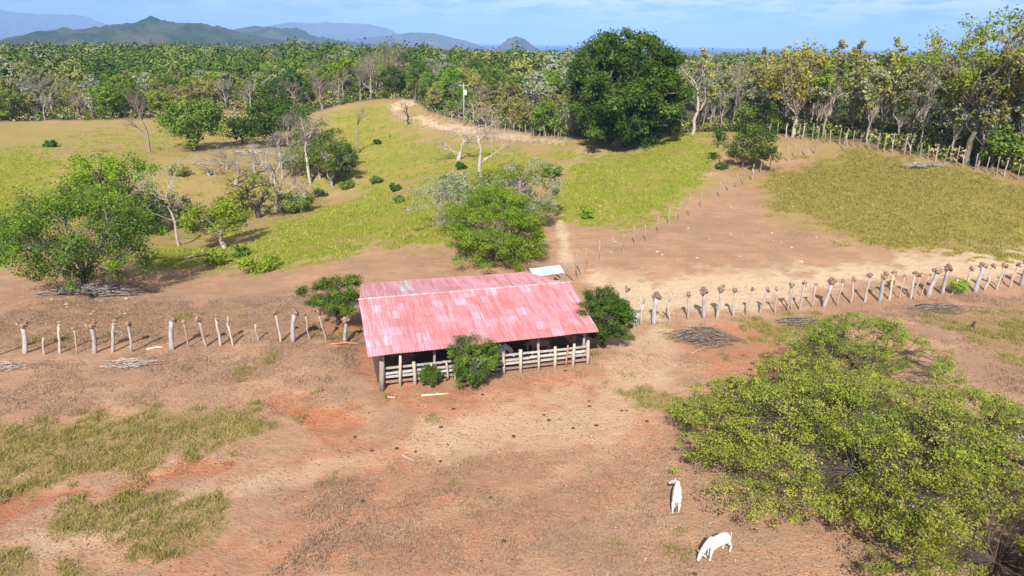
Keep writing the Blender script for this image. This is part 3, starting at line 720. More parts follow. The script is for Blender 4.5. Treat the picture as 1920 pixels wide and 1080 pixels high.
# ------------------------------------------------------------------ the woods: individual trees of a few kinds
def palm(seed, H):
    rng = np.random.default_rng(seed); mb = MB()
    limb(mb, rng, (0, 0, -.2), (.3, .2, H), .17, .12, 6, 5, .02, BARK['grey'])
    V = []; F = []; c = []
    for i in range(20):
        a = rng.uniform(0, 6.28); e = rng.uniform(-.3, 1.25); L = rng.uniform(2.6, 3.6); n = 9; pv = np.array([.3, .2, H]); el = e
        pr = []
        for k in range(n):
            pr.append(pv.copy()); pv = pv+np.array([math.cos(a)*math.cos(el), math.sin(a)*math.cos(el), math.sin(el)])*L/n; el -= .2
        side = np.array([-math.sin(a), math.cos(a), 0])
        for k in range(1, n-1):
            for s_ in (-1, 1):
                w = .75*math.sin(math.pi*(k+.5)/n)
                b0 = pr[k]; tip = pr[k]+side*s_*w+(pr[k+1]-pr[k])*.9-np.array([0, 0, w*.45])
                m_ = len(V); V += [b0, pr[k]*.3+pr[k+1]*.7, tip]; F.append((m_, m_+1, m_+2)); c += [PAL['palm'][0] if rng.random() < .5 else PAL['palm'][1]]*3
    return [('trunk', mb.mesh('trunk', M_BARK, True)), ('fronds', mesh('fronds', np.array(V), np.array(F), M_LEAF, np.array(c)))]
LIB = {
 'green': [crown_tree(300+i, 8.5, 4.4, p, base=.12, clumps=50, cr=.23, per=70, leaf=.25, bark='grey', tr=.22) for i, p in enumerate(['mid', 'dark', 'bright', 'mid'])],
 'dull': [crown_tree(320+i, 8.5, 3.9, p, base=.15, clumps=44, cr=.22, per=55, leaf=.24, bark='pale', tr=.18) for i, p in enumerate(['olive', 'silver', 'olive'])],
 'bare': [bare_tree(340+i, 9, 3.6, b, levels=5, spread=.65, trunk=.25, tr=.2) for i, b in enumerate(['pinkish', 'pale', 'bone'])],
 'slim': [crown_tree(360+i, 12, 2.8, p, base=.3, clumps=48, cr=.23, per=48, leaf=.2, bark='pale', tr=.13, forks=3, pals=q_) for i, (p, q_) in enumerate([('olive', [('silver', .5)]), ('olive', [('yellow', .1), ('silver', .4)]), ('bright', [('olive', .5), ('silver', .2)]), ('olive', [('mid', .3), ('silver', .4)])])],
 'slimbare': [bare_tree(380+i, 12, 2.4, 'pale', levels=5, spread=.5, trunk=.4, tr=.12) for i in range(2)],
}
LBL = {
 'green': ('leafy green tree in the wood beyond the left meadow and the far dirt road', 'leafy trees of the far wood'),
 'dull': ('dull olive thinly leaved tree in the wood beyond the pastures', 'dull thin trees of the far wood'),
 'bare': ('leafless greyish tree among green ones in the wood beyond the pastures', 'leafless trees of the far wood'),
 'slim': ('slender half dry tree in the dense wood behind the hilltop fence on the right', 'slender trees of the right wood'),
 'slimbare': ('slender leafless tree in the dense wood behind the hilltop fence on the right', 'slender leafless trees of the right wood')}
rng = np.random.default_rng(99)
PROTO = {}
LOOK = {'green': ['leafy mid green tree', 'dense dark green tree', 'fresh bright green tree', 'rounded mid green tree'], 'dull': ['dull olive tree', 'thin greyish green tree', 'sparse olive brown tree'],
 'bare': ['purplish leafless tree', 'pale leafless tree', 'whitish leafless tree'], 'slim': ['slender olive grey tree', 'slender greyish yellow tree', 'slender brighter green tree', 'slender mixed green tree'], 'slimbare': ['slender leafless tree', 'slender leafless forked tree']}
def where(kind, x, y):
    s_ = x/y; dd = y-float(forest_edge(s_)); e_ = 'at the front of' if dd < 9 else ('just inside' if dd < 24 else 'deep in')
    if s_ > .22: p_ = 'right of the tallest tree' if s_ > .66 else ('above the olive hill' if s_ > .42 else 'behind the layered hillside tree')
    else: p_ = 'behind the left meadow' if s_ < -.5 else ('above the valley head' if s_ < -.19 else 'beyond the far dirt road')
    return e_+' the wood '+p_
def place(kind, x, y, sc):
    vs = LIB[kind]; i = int(rng.integers(len(vs))); key = (kind, i)
    loc = (x, y, float(Hgt(x, y))-.1)
    if key not in PROTO:
        o = plant(vs[i], loc, LBL[kind][0], 'tree', 'forest_tree', LBL[kind][1]); PROTO[key] = o
    else:
        o = copy_tree(PROTO[key])
    o['label'] = LOOK[kind][i]+' '+where(kind, x, y)
    o.location = loc; o.rotation_euler = (0, 0, rng.uniform(0, 6.28)); o.scale = (sc*rng.uniform(.9, 1.1), sc*rng.uniform(.9, 1.1), sc)
    return o
cnt = 0
TREES_XY = []
# left and middle wood
for row in range(6):
    s = -.80
    while s < .20:
        y0 = float(forest_edge(s)); y = y0+3+row*(7.5+row*.7)+rng.uniform(-2.5, 2.5); sp = 6.6/y
        ss = s+rng.uniform(-.3, .3)*sp; s += sp*(1+.12*row)
        if cnt > 168: break
        x = ss*y
        u = rng.random()
        # patches of one character, as in the photo
        if -.28 < ss < -.16: kd = 'bare' if u < .65 else ('dull' if u < .8 else 'green')
        elif ss > -.16: kd = 'green' if u < .4 else ('dull' if u < .9 else 'bare')
        else:
            gv = fbm(np.array([ss*9+3.]), np.array([row*.5+2.]), 2)[0]
            kd = ('bare' if u < .55 else 'dull') if gv > .58 else ('green' if u < .55 else ('dull' if u < .85 else 'bare'))
        H_ = rng.uniform(.75, 1.2)*(1.25 if -.24 < ss < -.17 else 1)
        if ss > -.16: H_ *= .85+.09*row
        place(kd, x, y, H_); TREES_XY.append((x, y)); cnt += 1
n1 = cnt
# right wood
for row in range(9):
    s = .235
    while s < .98:
        y0 = float(forest_edge(s)); y = y0+2.0+row*(4.4+row*.5)+rng.uniform(-1.5, 1.5); sp = 4.6/y
        ss = s+rng.uniform(-.35, .35)*sp; s += sp*(1+.1*row)
        if cnt > 296: break
        x = ss*y; u = rng.random()
        place('slim' if u < .8 else 'slimbare', x, y, rng.uniform(.95, 1.3)*(1+.02*row)); TREES_XY.append((x, y)); cnt += 1
print('forest trees', n1, cnt)
P1 = [(868, 192, 98, 'tall dark palm standing out of the wood above the utility pole'), (800, 205, 50, 'short palm at the edge of the wood left of the utility pole'), (775, 200, 42, 'small palm beside the bend of the far road'), (950, 236, 100, 'palm in the wood halfway between the utility pole and the huge tree')]
for i, (px, py, h, lb) in enumerate(P1):
    q, R_, H_ = size_at(px, py, 40, h)
    q = q.copy(); q[1] += 4; q[2] = Hgt(q[0], q[1])
    plant(palm(400+i, H_*.8), q, lb, 'palm', 'palm_tree')

# the far-off wood, one mass
def far_wood():
    rng = np.random.default_rng(5)
    lev = [(0, 330, 1/48., 330, .5), (330, 620, 1/60., 190, .68), (620, 1500, 1/140., 90, 1.1), (1500, 3200, 1/600., 45, 2.4)]
    keys = ['mid', 'dark', 'mid', 'silver', 'olive', 'silver', 'dry', 'olive', 'mid', 'mid', 'dark', 'olive', 'mid']
    VV = []; CC = []
    for a, b, dens, nl, ls in lev:
        smin, smax = -.84, .95
        a0 = max(a, 110); area = (b*b-a0*a0)/2*(smax-smin); n = int(area*dens)
        y = np.sqrt(rng.uniform(a0*a0, b*b, n)); s = rng.uniform(smin, smax, n); x = s*y
        fe = forest_edge(s); gap = np.where(s < .21, 52., 58.)
        ok = (y > fe+gap)
        if a == 0: ok &= True
        x, y = x[ok], y[ok]; n = len(x)
        # clustered kinds
        kn = .5+(fbm(x/70+3, y/70+8, 3)-.5)*1.5+rng.uniform(-.09, .09, n); big_ = .75+.9*fbm(x/45+70, y/45+20, 2)
        ki = np.clip((kn-.28)/.44*len(keys), 0, len(keys)-1).astype(int)
        z = Hgt(x, y)
        R = rng.uniform(2.4, 6.5, n)*big_*(1 if b < 1000 else 1.6 if b < 2000 else 3.4); Hh = rng.uniform(5, 11., n)*big_*(1 if b < 1600 else 1.15)*np.where((y > 500) & (s[ok] > -.12), .62, 1)
        # a shared crown shape, warped per tree
        d = unit(rng.normal(size=(n, nl, 3))); d[..., 2] = np.abs(d[..., 2])*1.15-.25
        lob = .72+.4*rng.random((n, 1, 1))+.35*(np.sin(d[..., :1]*5+rng.uniform(0, 6, (n, 1, 1)))*np.cos(d[..., 1:2]*5+rng.uniform(0, 6, (n, 1, 1))))
        C = d*lob*rng.uniform(.75, 1, (n, nl, 1))*np.stack([R, R, Hh*.52], 1)[:, None]+np.stack([x, y, z+Hh*.5], 1)[:, None]
        nr = unit(d*1.1+rng.normal(size=d.shape)*.45+np.array([0, 0, .2])); A = unit(np.cross(nr, rng.normal(size=d.shape))); B = np.cross(nr, A)
        sz = ls*rng.uniform(.6, 1.4, (n, nl, 1)); A = A*sz; B = B*sz*.6
        pal = np.array([PAL[k] for k in keys])[ki]*.85
        t = np.clip(rng.uniform(0, 1, (n, 1, 1))*.65+rng.uniform(0, .35, (n, nl, 1)), 0, 1)
        col = pal[:, None, 0]*(1-t)+pal[:, None, 1]*t
        V = np.stack([C-A, C-B, C+A, C+B], 2).reshape(-1, 3); VV.append(V); CC.append(np.repeat(col.reshape(-1, 3), 4, 0))
    V = np.concatenate(VV); C = np.concatenate(CC); print('far wood quads', len(V)//4)
    me = mesh('distant_forest', V, np.arange(len(V)).reshape(-1, 4), M_FAR, C)
    tag(link('distant_forest', me), 'green and greyish wood running back to the hills and the sea', 'forest', kind='stuff')
far_wood()
# undergrowth closing the edge of the woods
def undergrowth():
    rng = np.random.default_rng(8); n = 2600
    s = rng.uniform(-.84, .98, n); y = forest_edge(s)+rng.uniform(.5, 30, n)**1.0; x = s*y; z = Hgt(x, y)
    keep = ~((s > -.19) & (s < .2) & (y < forest_edge(s)+2)); x, y, z = x[keep], y[keep], z[keep]; n = len(x)
    cen = np.stack([x, y, z+rng.uniform(.2, 1.6, n)], 1); rads = rng.uniform(.7, 2.0, n)
    C, A, B, col = leaves(rng, cen, rads, 42, .3, 'mid', .3, .9)
    p = np.repeat(rng.integers(0, 4, n), 42)
    for i, nm in enumerate(['olive', 'dry', 'dark']):
        m = p == i; t = rng.uniform(0, 1, (m.sum(), 1)); col[m] = np.array(PAL[nm][0])*(1-t)+np.array(PAL[nm][1])*t
    tag(link('undergrowth', quads_mesh('undergrowth', C, A, B, col, M_FAR)), 'tangled undergrowth filling the edge of the woods', 'undergrowth', kind='stuff')
undergrowth()

# ------------------------------------------------------------------ grass
def grass():
    rng = np.random.default_rng(3)
    def tufts(n, box, key, thr, hgt, wid, blades, c0, c1, name, label, spread=.16, jit=.5, forb=None, inv=False):
        x = rng.uniform(box[0], box[1], n); y = rng.uniform(box[2], box[3], n)
        z = Hgt(x, y); rg = regions(x, y, z)
        v = sum(rg[k] for k in key)+(fbm(x/1.6, y/1.6, 3)-.5)*jit
        ok = (v > thr)
        if forb: ok &= (sum(rg[k] for k in forb) < .4)
        ok &= y < forest_edge(x/y)
        x, y, z = x[ok], y[ok], z[ok]-.03; m = len(x)
        ti = np.repeat(np.arange(m), blades); k = len(ti)
        big = rng.uniform(.6, 1.3, m)[ti]
        bx = x[ti]+rng.normal(size=k)*spread*big; by = y[ti]+rng.normal(size=k)*spread*big
        a = rng.uniform(0, 6.28, k); h = hgt*rng.uniform(.5, 1.1, k)*big; ln = h*rng.uniform(.2, 1.1, k); w = wid*rng.uniform(.6, 1.3, k)
        b = a+rng.uniform(-1.2, 1.2, k)
        p0 = np.stack([bx-np.sin(a)*w, by+np.cos(a)*w, z[ti]], 1); p1 = np.stack([bx+np.sin(a)*w, by-np.cos(a)*w, z[ti]], 1)
        p2 = np.stack([bx+np.cos(b)*ln, by+np.sin(b)*ln, z[ti]+h], 1)
        V = np.stack([p0, p1, p2], 1).reshape(-1, 3)
        t = np.clip(rng.uniform(0, 1, m)[ti]*.6+rng.uniform(0, .5, k), 0, 1)[:, None]; col = np.array(c0)*(1-t)+np.array(c1)*t
        print(name, m, k)
        tag(link(name, mesh(name, V, np.arange(3*k).reshape(k, 3), M_LEAF, np.repeat(col, 3, 0))), label, 'grass', kind='stuff')
    tufts(38000, (-45, 45, 20, 56), 'T', .62, .30, .022, 14, (.15, .16, .02), (.42, .34, .11), 'grass', 'green and straw coloured grass tufts in the trampled foreground', jit=2.2)
    tufts(70000, (-45, 48, 18, 60), 'B', .5, .17, .026, 8, (.19, .125, .075), (.47, .34, .23), 'dry_grass', 'short grey brown dead grass on the bare earth', .2, 1.7, 'PT')
    tufts(75000, (-110, 110, 60, 190), 'G', .6, .28, .07, 6, (.13, .17, .012), (.36, .38, .05), 'grass', 'bright yellow green grass of the far pastures', .28, 1.6)
    tufts(42000, (10, 100, 70, 125), 'O', .65, .26, .06, 6, (.16, .14, .03), (.40, .33, .10), 'grass', 'olive dry grass of the right hill', .28, 1.4)
    tufts(16000, (-110, 90, 58, 150), 'B', .75, .16, .035, 6, (.20, .125, .08), (.44, .30, .19), 'dry_grass', 'dead brown grass on the worn slopes behind the fences', .2, 1., 'P')
grass()
def litter():
    rng = np.random.default_rng(31); n = 90000
    x = rng.uniform(-46, 46, n); y = rng.uniform(17, 62, n)
    v = fbm(x/2.2+7, y/2.2+3, 4)+(fbm(x/9+60, y/9+11, 3)-.5)*.9
    ok = rng.random(n) < np.clip((v-.42)*4, .05, 1); x, y = x[ok], y[ok]; z = Hgt(x, y)+.015; n = len(x)
    nr = unit(rng.normal(size=(n, 3))*.35+np.array([0, 0, 1.])); A = unit(np.cross(nr, rng.normal(size=(n, 3)))); B = np.cross(nr, A)
    sz = rng.uniform(.025, .075, (n, 1)); t = rng.random((n, 1)); dk = rng.random(n) < .78
    col = np.array((.28, .19, .12))*(1-t)+np.array((.46, .34, .23))*t; col[dk] = (np.array((.07, .045, .03))*(1-t)+np.array((.17, .11, .07))*t)[dk]
    tag(link('leaf_litter', quads_mesh('leaf_litter', np.stack([x, y, z], 1), A*sz, B*sz*.5, col, M_FAR)), 'dead leaves and crumbs scattered over the bare earth', 'litter', kind='stuff')
litter()

# ------------------------------------------------------------------ the shed
EX = np.array([.9603, .2790, 0]); EY = np.array([-.2790, .9603, 0]); O = np.array([-9.27, 40.1, 0])
def bl(u, v, z): return O+EX*u+EY*v+np.array([0, 0, z])
RG = math.atan2(EX[1], EX[0])
ROT = np.array([[EX[0], EY[0], 0], [EX[1], EY[1], 0], [0, 0, 1]])
def roof_mat():
    m, nt, b = new_mat('faded red sheet roofing', .42); b.inputs['Specular IOR Level'].default_value = .5
    tc = nt.nodes.new('ShaderNodeTexCoord'); v = tc.outputs['Object']
    mp = nt.nodes.new('ShaderNodeMapping'); mp.inputs['Scale'].default_value = (2.2, .16, 1); nt.links.new(v, mp.inputs[0])
    st = noise(nt, 1.7, 6, .7, mp.outputs[0]); blot = noise(nt, .8, 6, .65, v); fine = noise(nt, 7, 5, .7, v)
    base = attr(nt, 'Col').outputs['Color']
    c = mix(nt, mrange(nt, st, .40, .62, 0, .85), base, (.45, .15, .145))
    c = mix(nt, mrange(nt, blot, .5, .66, 0, .5), c, (.56, .28, .31))
    ru = math_(nt, 'MULTIPLY', mrange(nt, st, .46, .62), mrange(nt, fine, .42, .6)); c = mix(nt, math_(nt, 'MULTIPLY', ru, .85), c, (.36, .12, .07))
    nt.links.new(c, b.inputs['Base Color']); return m
M_ROOF = roof_mat()
def sheet_panel(P00, P10, P01, P11, nrow, pitch, rng, pals, amp=.013, name='roof_sheets', special=None, parent=None, mat=None, lilac_sheen=False):
    """corrugated sheets between eave P00-P10 and ridge P01-P11; valleys run up the slope; local coordinates"""
    P00, P10, P01, P11 = map(lambda p: np.array(p, float), (P00, P10, P01, P11))
    Lx = np.linalg.norm(P10-P00); nc = int(Lx/pitch*6); mb_v = []; mb_f = []; mb_c = []; n = 0
    nsh = int(Lx/.82)
    for r in range(nrow):
        v0, v1 = r/nrow, min((r+1)/nrow+.006, 1.0)
        shc = [np.array(pals[int(rng.integers(len(pals)))])*rng.uniform(.92, 1.08) for _ in range(nsh+1)]
        u = np.linspace(0, 1, nc+1); L = []
        for k, vv in enumerate([v0, v0+(v1-v0)*.05, v0+(v1-v0)*.5, v1]):
            A = P00+(P01-P00)*vv; B = P10+(P11-P10)*vv
            p = A[None]+(B-A)[None]*u[:, None]
            p[:, 2] += amp*np.sin(u*Lx/pitch*2*math.pi)+(.0025 if k == 0 else 0)
            p[:, 2] += (fbm(u*9, u*0+vv*6, 2)-.5)*.06
            L.append(p)
        V = np.concatenate(L); ci = np.minimum((u*nsh).astype(int), nsh); cc = np.array(shc)[ci]
        if special:
            for (u0_, u1_, ra, rb, c_) in special:
                if ra <= r < rb: cc = np.where(((u > u0_) & (u < u1_))[:, None], np.array(c_), cc)
        cc = np.array(cc)
        if lilac_sheen: cc = cc+np.array([.06, .13, .17])*(1-np.clip(u/.17, 0, 1))[:, None]  # reflective sheen painted in as a paler lilac towards the left end
        C = np.concatenate([cc*.72, cc, cc, cc*.98]); w = nc+1
        i, j = np.meshgrid(np.arange(3), np.arange(nc), indexing='ij'); a = (i*w+j).ravel()
        mb_v.append(V); mb_c.append(C); mb_f.append(np.stack([a, a+1, a+w+1, a+w], 1)+n); n += len(V)
    me = mesh(name, np.concatenate(mb_v), np.concatenate(mb_f), mat or M_ROOF, np.concatenate(mb_c), False)
    o = link(name, me, parent); sm = o.modifiers.new('thick', 'SOLIDIFY'); sm.thickness = .0015; sm.offset = -1
    return o
def g2l(p): return ROT.T@(np.array(p, float)-O)
def shed():
    rng = np.random.default_rng(12)
    root = empty('cattle_shed', tuple(O), RG)
    tag(root, 'open sided cattle shed with a faded pink corrugated roof', 'shed')
    L = 16.15
    pink = [(.50, .215, .235), (.51, .23, .255), (.49, .20, .215), (.52, .25, .28), (.48, .185, .195), (.50, .225, .25), (.56, .36, .42), (.53, .28, .34)]
    sheet_panel((0, 0, 2.62), (L, 0, 2.72), (0, 7.5, 3.85), (L+.35, 7.2, 3.95), 7, .215, rng, pink, parent=root, name='front_roof_slope', lilac_sheen=True)
    pale = [(.54, .29, .325), (.56, .31, .35), (.52, .25, .28)]
    rl = g2l((-12.3, 52.6, 3.2)); rr = g2l((1.13, 56.0, 3.3))
    sheet_panel((L+.35, 7.1, 3.80), (0, 7.35, 3.70), tuple(rr), tuple(rl), 3, .215, rng, pale, parent=root, name='rear_roof_slope',
                special=[(.735, .80, 1, 3, (.42, .50, .52))])
    mb = MB(); mb.tube([(-.05, 7.45, 3.86), (L/2, 7.3, 3.9), (L+.4, 7.15, 3.96)], [.07]*3, 6, (.74, .42, .46)); mb.obj('ridge_cap', M_ROOF, root)
    wood = (.33, .27, .23)
    for i, u in enumerate([.9, 4.5, 8.2, 11.9, 15.4]):
        for v, h in ((.9, 2.75), (7.3, 3.75), (12.0, 3.25)):
            if v > 8 and u > 14: continue
            p = MB(); p.tube([(u, v, -.3), (u+rng.uniform(-.05, .05), v, h/2), (u, v, h)], [.12, .10, .10], 7, wood, rng=rng, rough=.1); p.obj('post', M_WOOD, root, smooth=True)
        p = MB(); p.box((u, 4.1, 3.14), (.1, 7.1, .12), wood, np.array([[1, 0, 0], [0, .986, -.165], [0, .165, .986]])); p.obj('rafter', M_WOOD, root)
    for v, z in ((.35, 2.60), (2.6, 2.97), (4.9, 3.34)):
        p = MB(); p.box((L/2, v, z), (L-.3, .08, .07), wood); p.obj('purlin', M_WOOD, root)
    # dark boards added across the back to keep light out of the shed
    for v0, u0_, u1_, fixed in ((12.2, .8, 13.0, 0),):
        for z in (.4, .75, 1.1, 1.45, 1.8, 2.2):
            p = MB(); p.box(((u0_+u1_)/2, v0, z), (u1_-u0_, .05, .26), (.13, .10, .08)); p.obj('added_back_board', M_WOOD, root)
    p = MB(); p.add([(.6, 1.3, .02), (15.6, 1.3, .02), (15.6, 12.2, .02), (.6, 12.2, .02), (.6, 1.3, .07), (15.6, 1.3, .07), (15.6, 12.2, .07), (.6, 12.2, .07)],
            [(4, 5, 6, 7), (0, 1, 5, 4), (1, 2, 6, 5), (2, 3, 7, 6), (3, 0, 4, 7)], (.10, .065, .05)); p.obj('shade_dark_floor', M_DUNG, root)  # mud floor coloured extra dark, painting in the shade under the roof
shed()
def corral():
    rng = np.random.default_rng(4)
    a = np.array([-8.62, 40.75]); b = np.array([5.56, 44.85]); e = (b-a)/np.linalg.norm(b-a); nrm = np.array([-e[1], e[0]])
    root = empty('corral_fence', (a[0], a[1], 0), math.atan2(e[1], e[0])); Lf = np.linalg.norm(b-a)
    tag(root, 'pale grey rail fence with rough split posts along the front of the shed', 'fence')
    xs = [0, 2.0, 1.05, 3.0, 4.0, 4.35, 7.55, 8.75, 10.1, 11.35, 12.15, 12.65, 13.95]
    bases = [718, 777, 750, 806, 836, 848, 939, 970, 1004, 1035, 1056, 1069, 1098]
    for i, px in enumerate(bases):
        u = (px-718)/(1098-718); u = Lf*(u*1.0)*(1+ (1-u)*(-.03)); thick = [.16, .13, .1, .08, .08, .09, .11, .13, .1, .12, .07, .12, .12][i]
        h = [2.0, 1.75, 2.3, 1.5, 1.55, 1.2, 1.8, 1.8, 1.65, 1.75, 1.75, 1.8, 1.95][i]; col = (.46, .40, .33) if i != 10 else (.38, .20, .13)
        if i == 0: col = (.30, .27, .24)
        q = MB(); lx = rng.uniform(-.08, .08)
        q.tube([(u, -.08, -.3), (u+lx*.4, -.1, h*.4), (u+lx, -.1, h*.75), (u+lx*1.3, -.09, h)], [thick*.9, thick, thick*1.02, thick*.85], 7, col, rng=rng, rough=.16)
        q.obj('post', M_WOOD, root, smooth=True)
    for r, z in enumerate((.38, .70, 1.02, 1.36)):
        u = .1
        while u < Lf-.2:
            L_ = min(rng.uniform(2.6, 4.2), Lf-u); q = MB(); z0 = z+rng.uniform(-.04, .04); z1 = z+rng.uniform(-.04, .04)
            c = np.array((.42, .39, .36))*rng.uniform(.8, 1.2) if r else np.array((.30, .20, .15))
            h = .075; v0 = .06+.03*(r % 2)
            P = [(u, v0, z0-h), (u+L_, v0, z1-h), (u+L_, v0, z1+h), (u, v0, z0+h)]; P2 = [(x_, y_+.06, z_) for x_, y_, z_ in P]
            q.add(P+P2, [(0, 1, 2, 3), (7, 6, 5, 4), (3, 2, 6, 7), (0, 4, 5, 1), (0, 3, 7, 4), (1, 5, 6, 2)], c); q.obj('rail', M_WOOD, root)
            u += L_+.01
corral()
# small metal roofed lean-to behind
def lean_to():
    rng = np.random.default_rng(6)
    q = np.array([3.1, 59.6, float(Hgt(3.1, 59.6))]); root = empty('small_shelter', tuple(q), rad(18)); tag(root, 'small shelter with a shiny grey metal roof behind the right end of the shed', 'shelter')
    mt, nt, b = new_mat('galvanised sheet', .3); b.inputs['Metallic'].default_value = .55; nt.links.new(attr(nt, 'Col').outputs['Color'], b.inputs['Base Color'])
    def R_(p): return tuple(p)
    g = [(.72, .76, .80), (.66, .70, .74)]
    sheet_panel((-1.5, -.9, 2.0), (1.5, -.9, 2.1), (-1.5, .35, 2.42), (1.5, .35, 2.5), 1, .2, rng, g, parent=root, name='front_roof_sheet', mat=mt)
    sheet_panel((1.5, .38, 2.48), (-1.5, .38, 2.40), (1.3, 1.5, 2.1), (-1.5, 1.5, 2.05), 1, .2, rng, [(.36, .42, .46)], parent=root, name='rear_roof_sheet', mat=mt)
    for x, y in ((-1.3, -.7), (1.3, -.7), (.4, -.75), (-1.3, 1.3), (1.2, 1.3)):
        m = MB(); m.tube([(x, y, -.3), (x, y, 1), (x, y, 2.05)], [.07]*3, 6, (.30, .24, .20)); m.obj('post', M_WOOD, root)
    for z in (.5, .95, 1.4):
        m = MB(); m.box((0, -.84, z), (2.7, .05, .12), (.34, .27, .22)); m.obj('rail', M_WOOD, root)
        m = MB(); m.box((1.4, .3, z), (.05, 2.0, .12), (.34, .27, .22)); m.obj('rail', M_WOOD, root)
lean_to()
def drum():
    q = hit(1189, 606); root = empty('water_barrel', tuple(q), 0); tag(root, 'grey water barrel standing beside the dense bush at the road gate', 'barrel')
    m = MB(); k = 20; z = [0, .05, .35, .38, .7, .73, 1.02, 1.05]; r = [.44, .46, .46, .48, .48, .46, .46, .43]
    P = [(0, 0, a) for a in z]; T_ = m.tube(P, r, k, (.34, .33, .28), cap=False); m.obj('barrel_body', M_METAL, root, smooth=True)
    m = MB(); m.tube([(0, 0, .96), (0, 0, .99)], [.425, .425], k, (.20, .19, .16)); m.obj('lid', M_METAL, root)
    m = MB(); m.box((0, -.475, .55), (.42, .02, .4), (.62, .62, .6)); m.obj('pale_panel', M_METAL, root)
drum()

# ------------------------------------------------------------------ fence posts
def post_parts(seed, kind):
    rng = np.random.default_rng(seed); m = MB(); h = MB(); parts = []
    hb = (.24, .155, .11)
    if kind == 'thick': H, r = 2.35, .17
    elif kind == 'mid': H, r = 2.2, .095
    elif kind == 'fork': H, r = 2.2, .085
    elif kind == 'short': H, r = 1.5, .08
    elif kind == 'thin': H, r = 2.1, .06
    elif kind == 'stake': H, r = 2.15, .07
    col = {'thick': (.36, .33, .33), 'mid': (.40, .34, .30), 'fork': (.42, .35, .30), 'short': (.38, .30, .26), 'thin': (.38, .29, .24), 'stake': (.30, .24, .19)}[kind]
    wx = rng.normal(size=(5, 2))*.05*(1 if kind != 'stake' else .4); z = np.linspace(-.3, H, 5)
    P = np.column_stack([wx[:, 0].cumsum(), wx[:, 1].cumsum(), z])
    if kind == 'fork':
        m.tube(P[:4], [r*1.1, r, r, r*.9], 7, col, rng=rng, rough=.1)
        m.tube([P[2], P[2]+(-.12, 0, .25), P[2]+(-.3, .05, .75)], [r*.8, r*.7, r*.6], 6, col, rng=rng, rough=.1)
        m.tube([P[3]-(0, 0, .2), P[3]+(.03, 0, .4), P[3]+(.06, 0, .75)], [r*.85, r*.8, r*.6], 6, col, rng=rng, rough=.1)
    else:
        m.tube(P, r*np.array([1.15, 1.05, .95, .95, 1.0]), 8, col, rng=rng, rough=.12)
    top = P[-1]
    parts.append(('trunk', m.mesh('trunk', M_BARK, True)))
    if kind in ('thick', 'mid', 'thin'):
        s = {'thick': 1.25, 'mid': .9, 'thin': .6}[kind]
        for i in range(6 if kind == 'thick' else 4):
            d = unit(rng.normal(size=3)+np.array([0, 0, .3])); c = top+d*.16*s+np.array([0, 0, .08*s])
            h.blob(c, (.17*s, .17*s, .15*s), rng, np.array(hb)*rng.uniform(.6, 1.5), .3, 7, 5)
        for i in range(12 if kind == 'thick' else 7):
            d = unit(rng.normal(size=3)+np.array([0, 0, .5])); h.tube([top, top+d*rng.uniform(.26, .42)*s+np.array([0, 0, .05])], [.05*s, .022*s], 4, np.array(hb)*rng.uniform(.7, 1.7))
        parts.append(('pollard_head', h.mesh('pollard_head', M_BARK)))
    if kind == 'leafy': pass
    return parts
PL = {k: [post_parts(500+i+j*10, k) for i in range(6 if k in ('thick', 'mid', 'thin') else 3)] for j, k in enumerate(['thick', 'mid', 'fork', 'short', 'thin', 'stake'])}
NUMW = ['first', 'second', 'third', 'fourth', 'fifth', 'sixth', 'seventh', 'eighth', 'ninth', 'tenth', 'eleventh', 'twelfth', 'thirteenth', 'fourteenth', 'fifteenth', 'sixteenth', 'seventeenth', 'eighteenth', 'nineteenth', 'twentieth']
def ordw(i):
    if i < 20: return NUMW[i]
    t, u = divmod(i+1, 10); tens = {2: 'twenty', 3: 'thirty', 4: 'forty'}[t]
    return tens+'-'+NUMW[u-1] if u else {30: 'thirtieth', 40: 'fortieth'}[i+1]
WORD = {'thick': 'thick whitish knob headed post', 'mid': 'slim pale knob headed post', 'fork': 'forked pale post', 'short': 'short weathered post', 'thin': 'thin crooked post', 'stake': 'thin bare stake'}
prng = np.random.default_rng(17)
def fence_post(q, kind, label, group, name='fence_post', hs=1., lean=None):
    vs = PL[kind]; i = int(prng.integers(len(vs))); key = ('post', kind, i)
    if key not in PROTO:
        PROTO[key] = plant(vs[i], q, label, 'post', name, group)
        o = PROTO[key]
    else: o = copy_tree(PROTO[key]); tag(o, label, 'post', group)
    o.location = q; l = lean if lean is not None else prng.normal()*.035
    o.rotation_euler = (prng.normal()*.03, l, 0 if abs(l) > .08 else prng.uniform(-.6, .6)); o.scale = (prng.uniform(.8, 1.2), prng.uniform(.85, 1.15), hs)
    o.name = name; return o
LEFT = [(-8,668,'mid'),(47,662,'thick'),(83,665,'short'),(112,662,'mid'),(147,662,'thin'),(178,662,'thick'),(211,660,'mid'),(250,659,'mid'),(324,655,'thick'),(354,652,'thin'),(387,650,'mid',-.16),(414,648,'mid',-.1),(438,647,'fork',-.05),(484,638,'short'),(526,641,'mid',-.07),(551,640,'thick',.05),(584,637,'thin',-.12),(612,636,'mid',-.2),(648,641,'thick')]
for i, t in enumerate(LEFT):
    q = hit(t[0], t[1]); hs = {'short': .9, 'thick': .98, 'mid': 1.02, 'thin': .98, 'fork': .98}[t[2]]*(.75 if i == 18 else 1)
    fence_post(q, t[2], f'{WORD[t[2]]}, {ordw(i)} from the left in the row left of the shed', 'posts of the row left of the shed', 'living_fence_post', hs, (t[3] if len(t) > 3 else prng.normal()*.02)+.16*(1-t[0]/700))
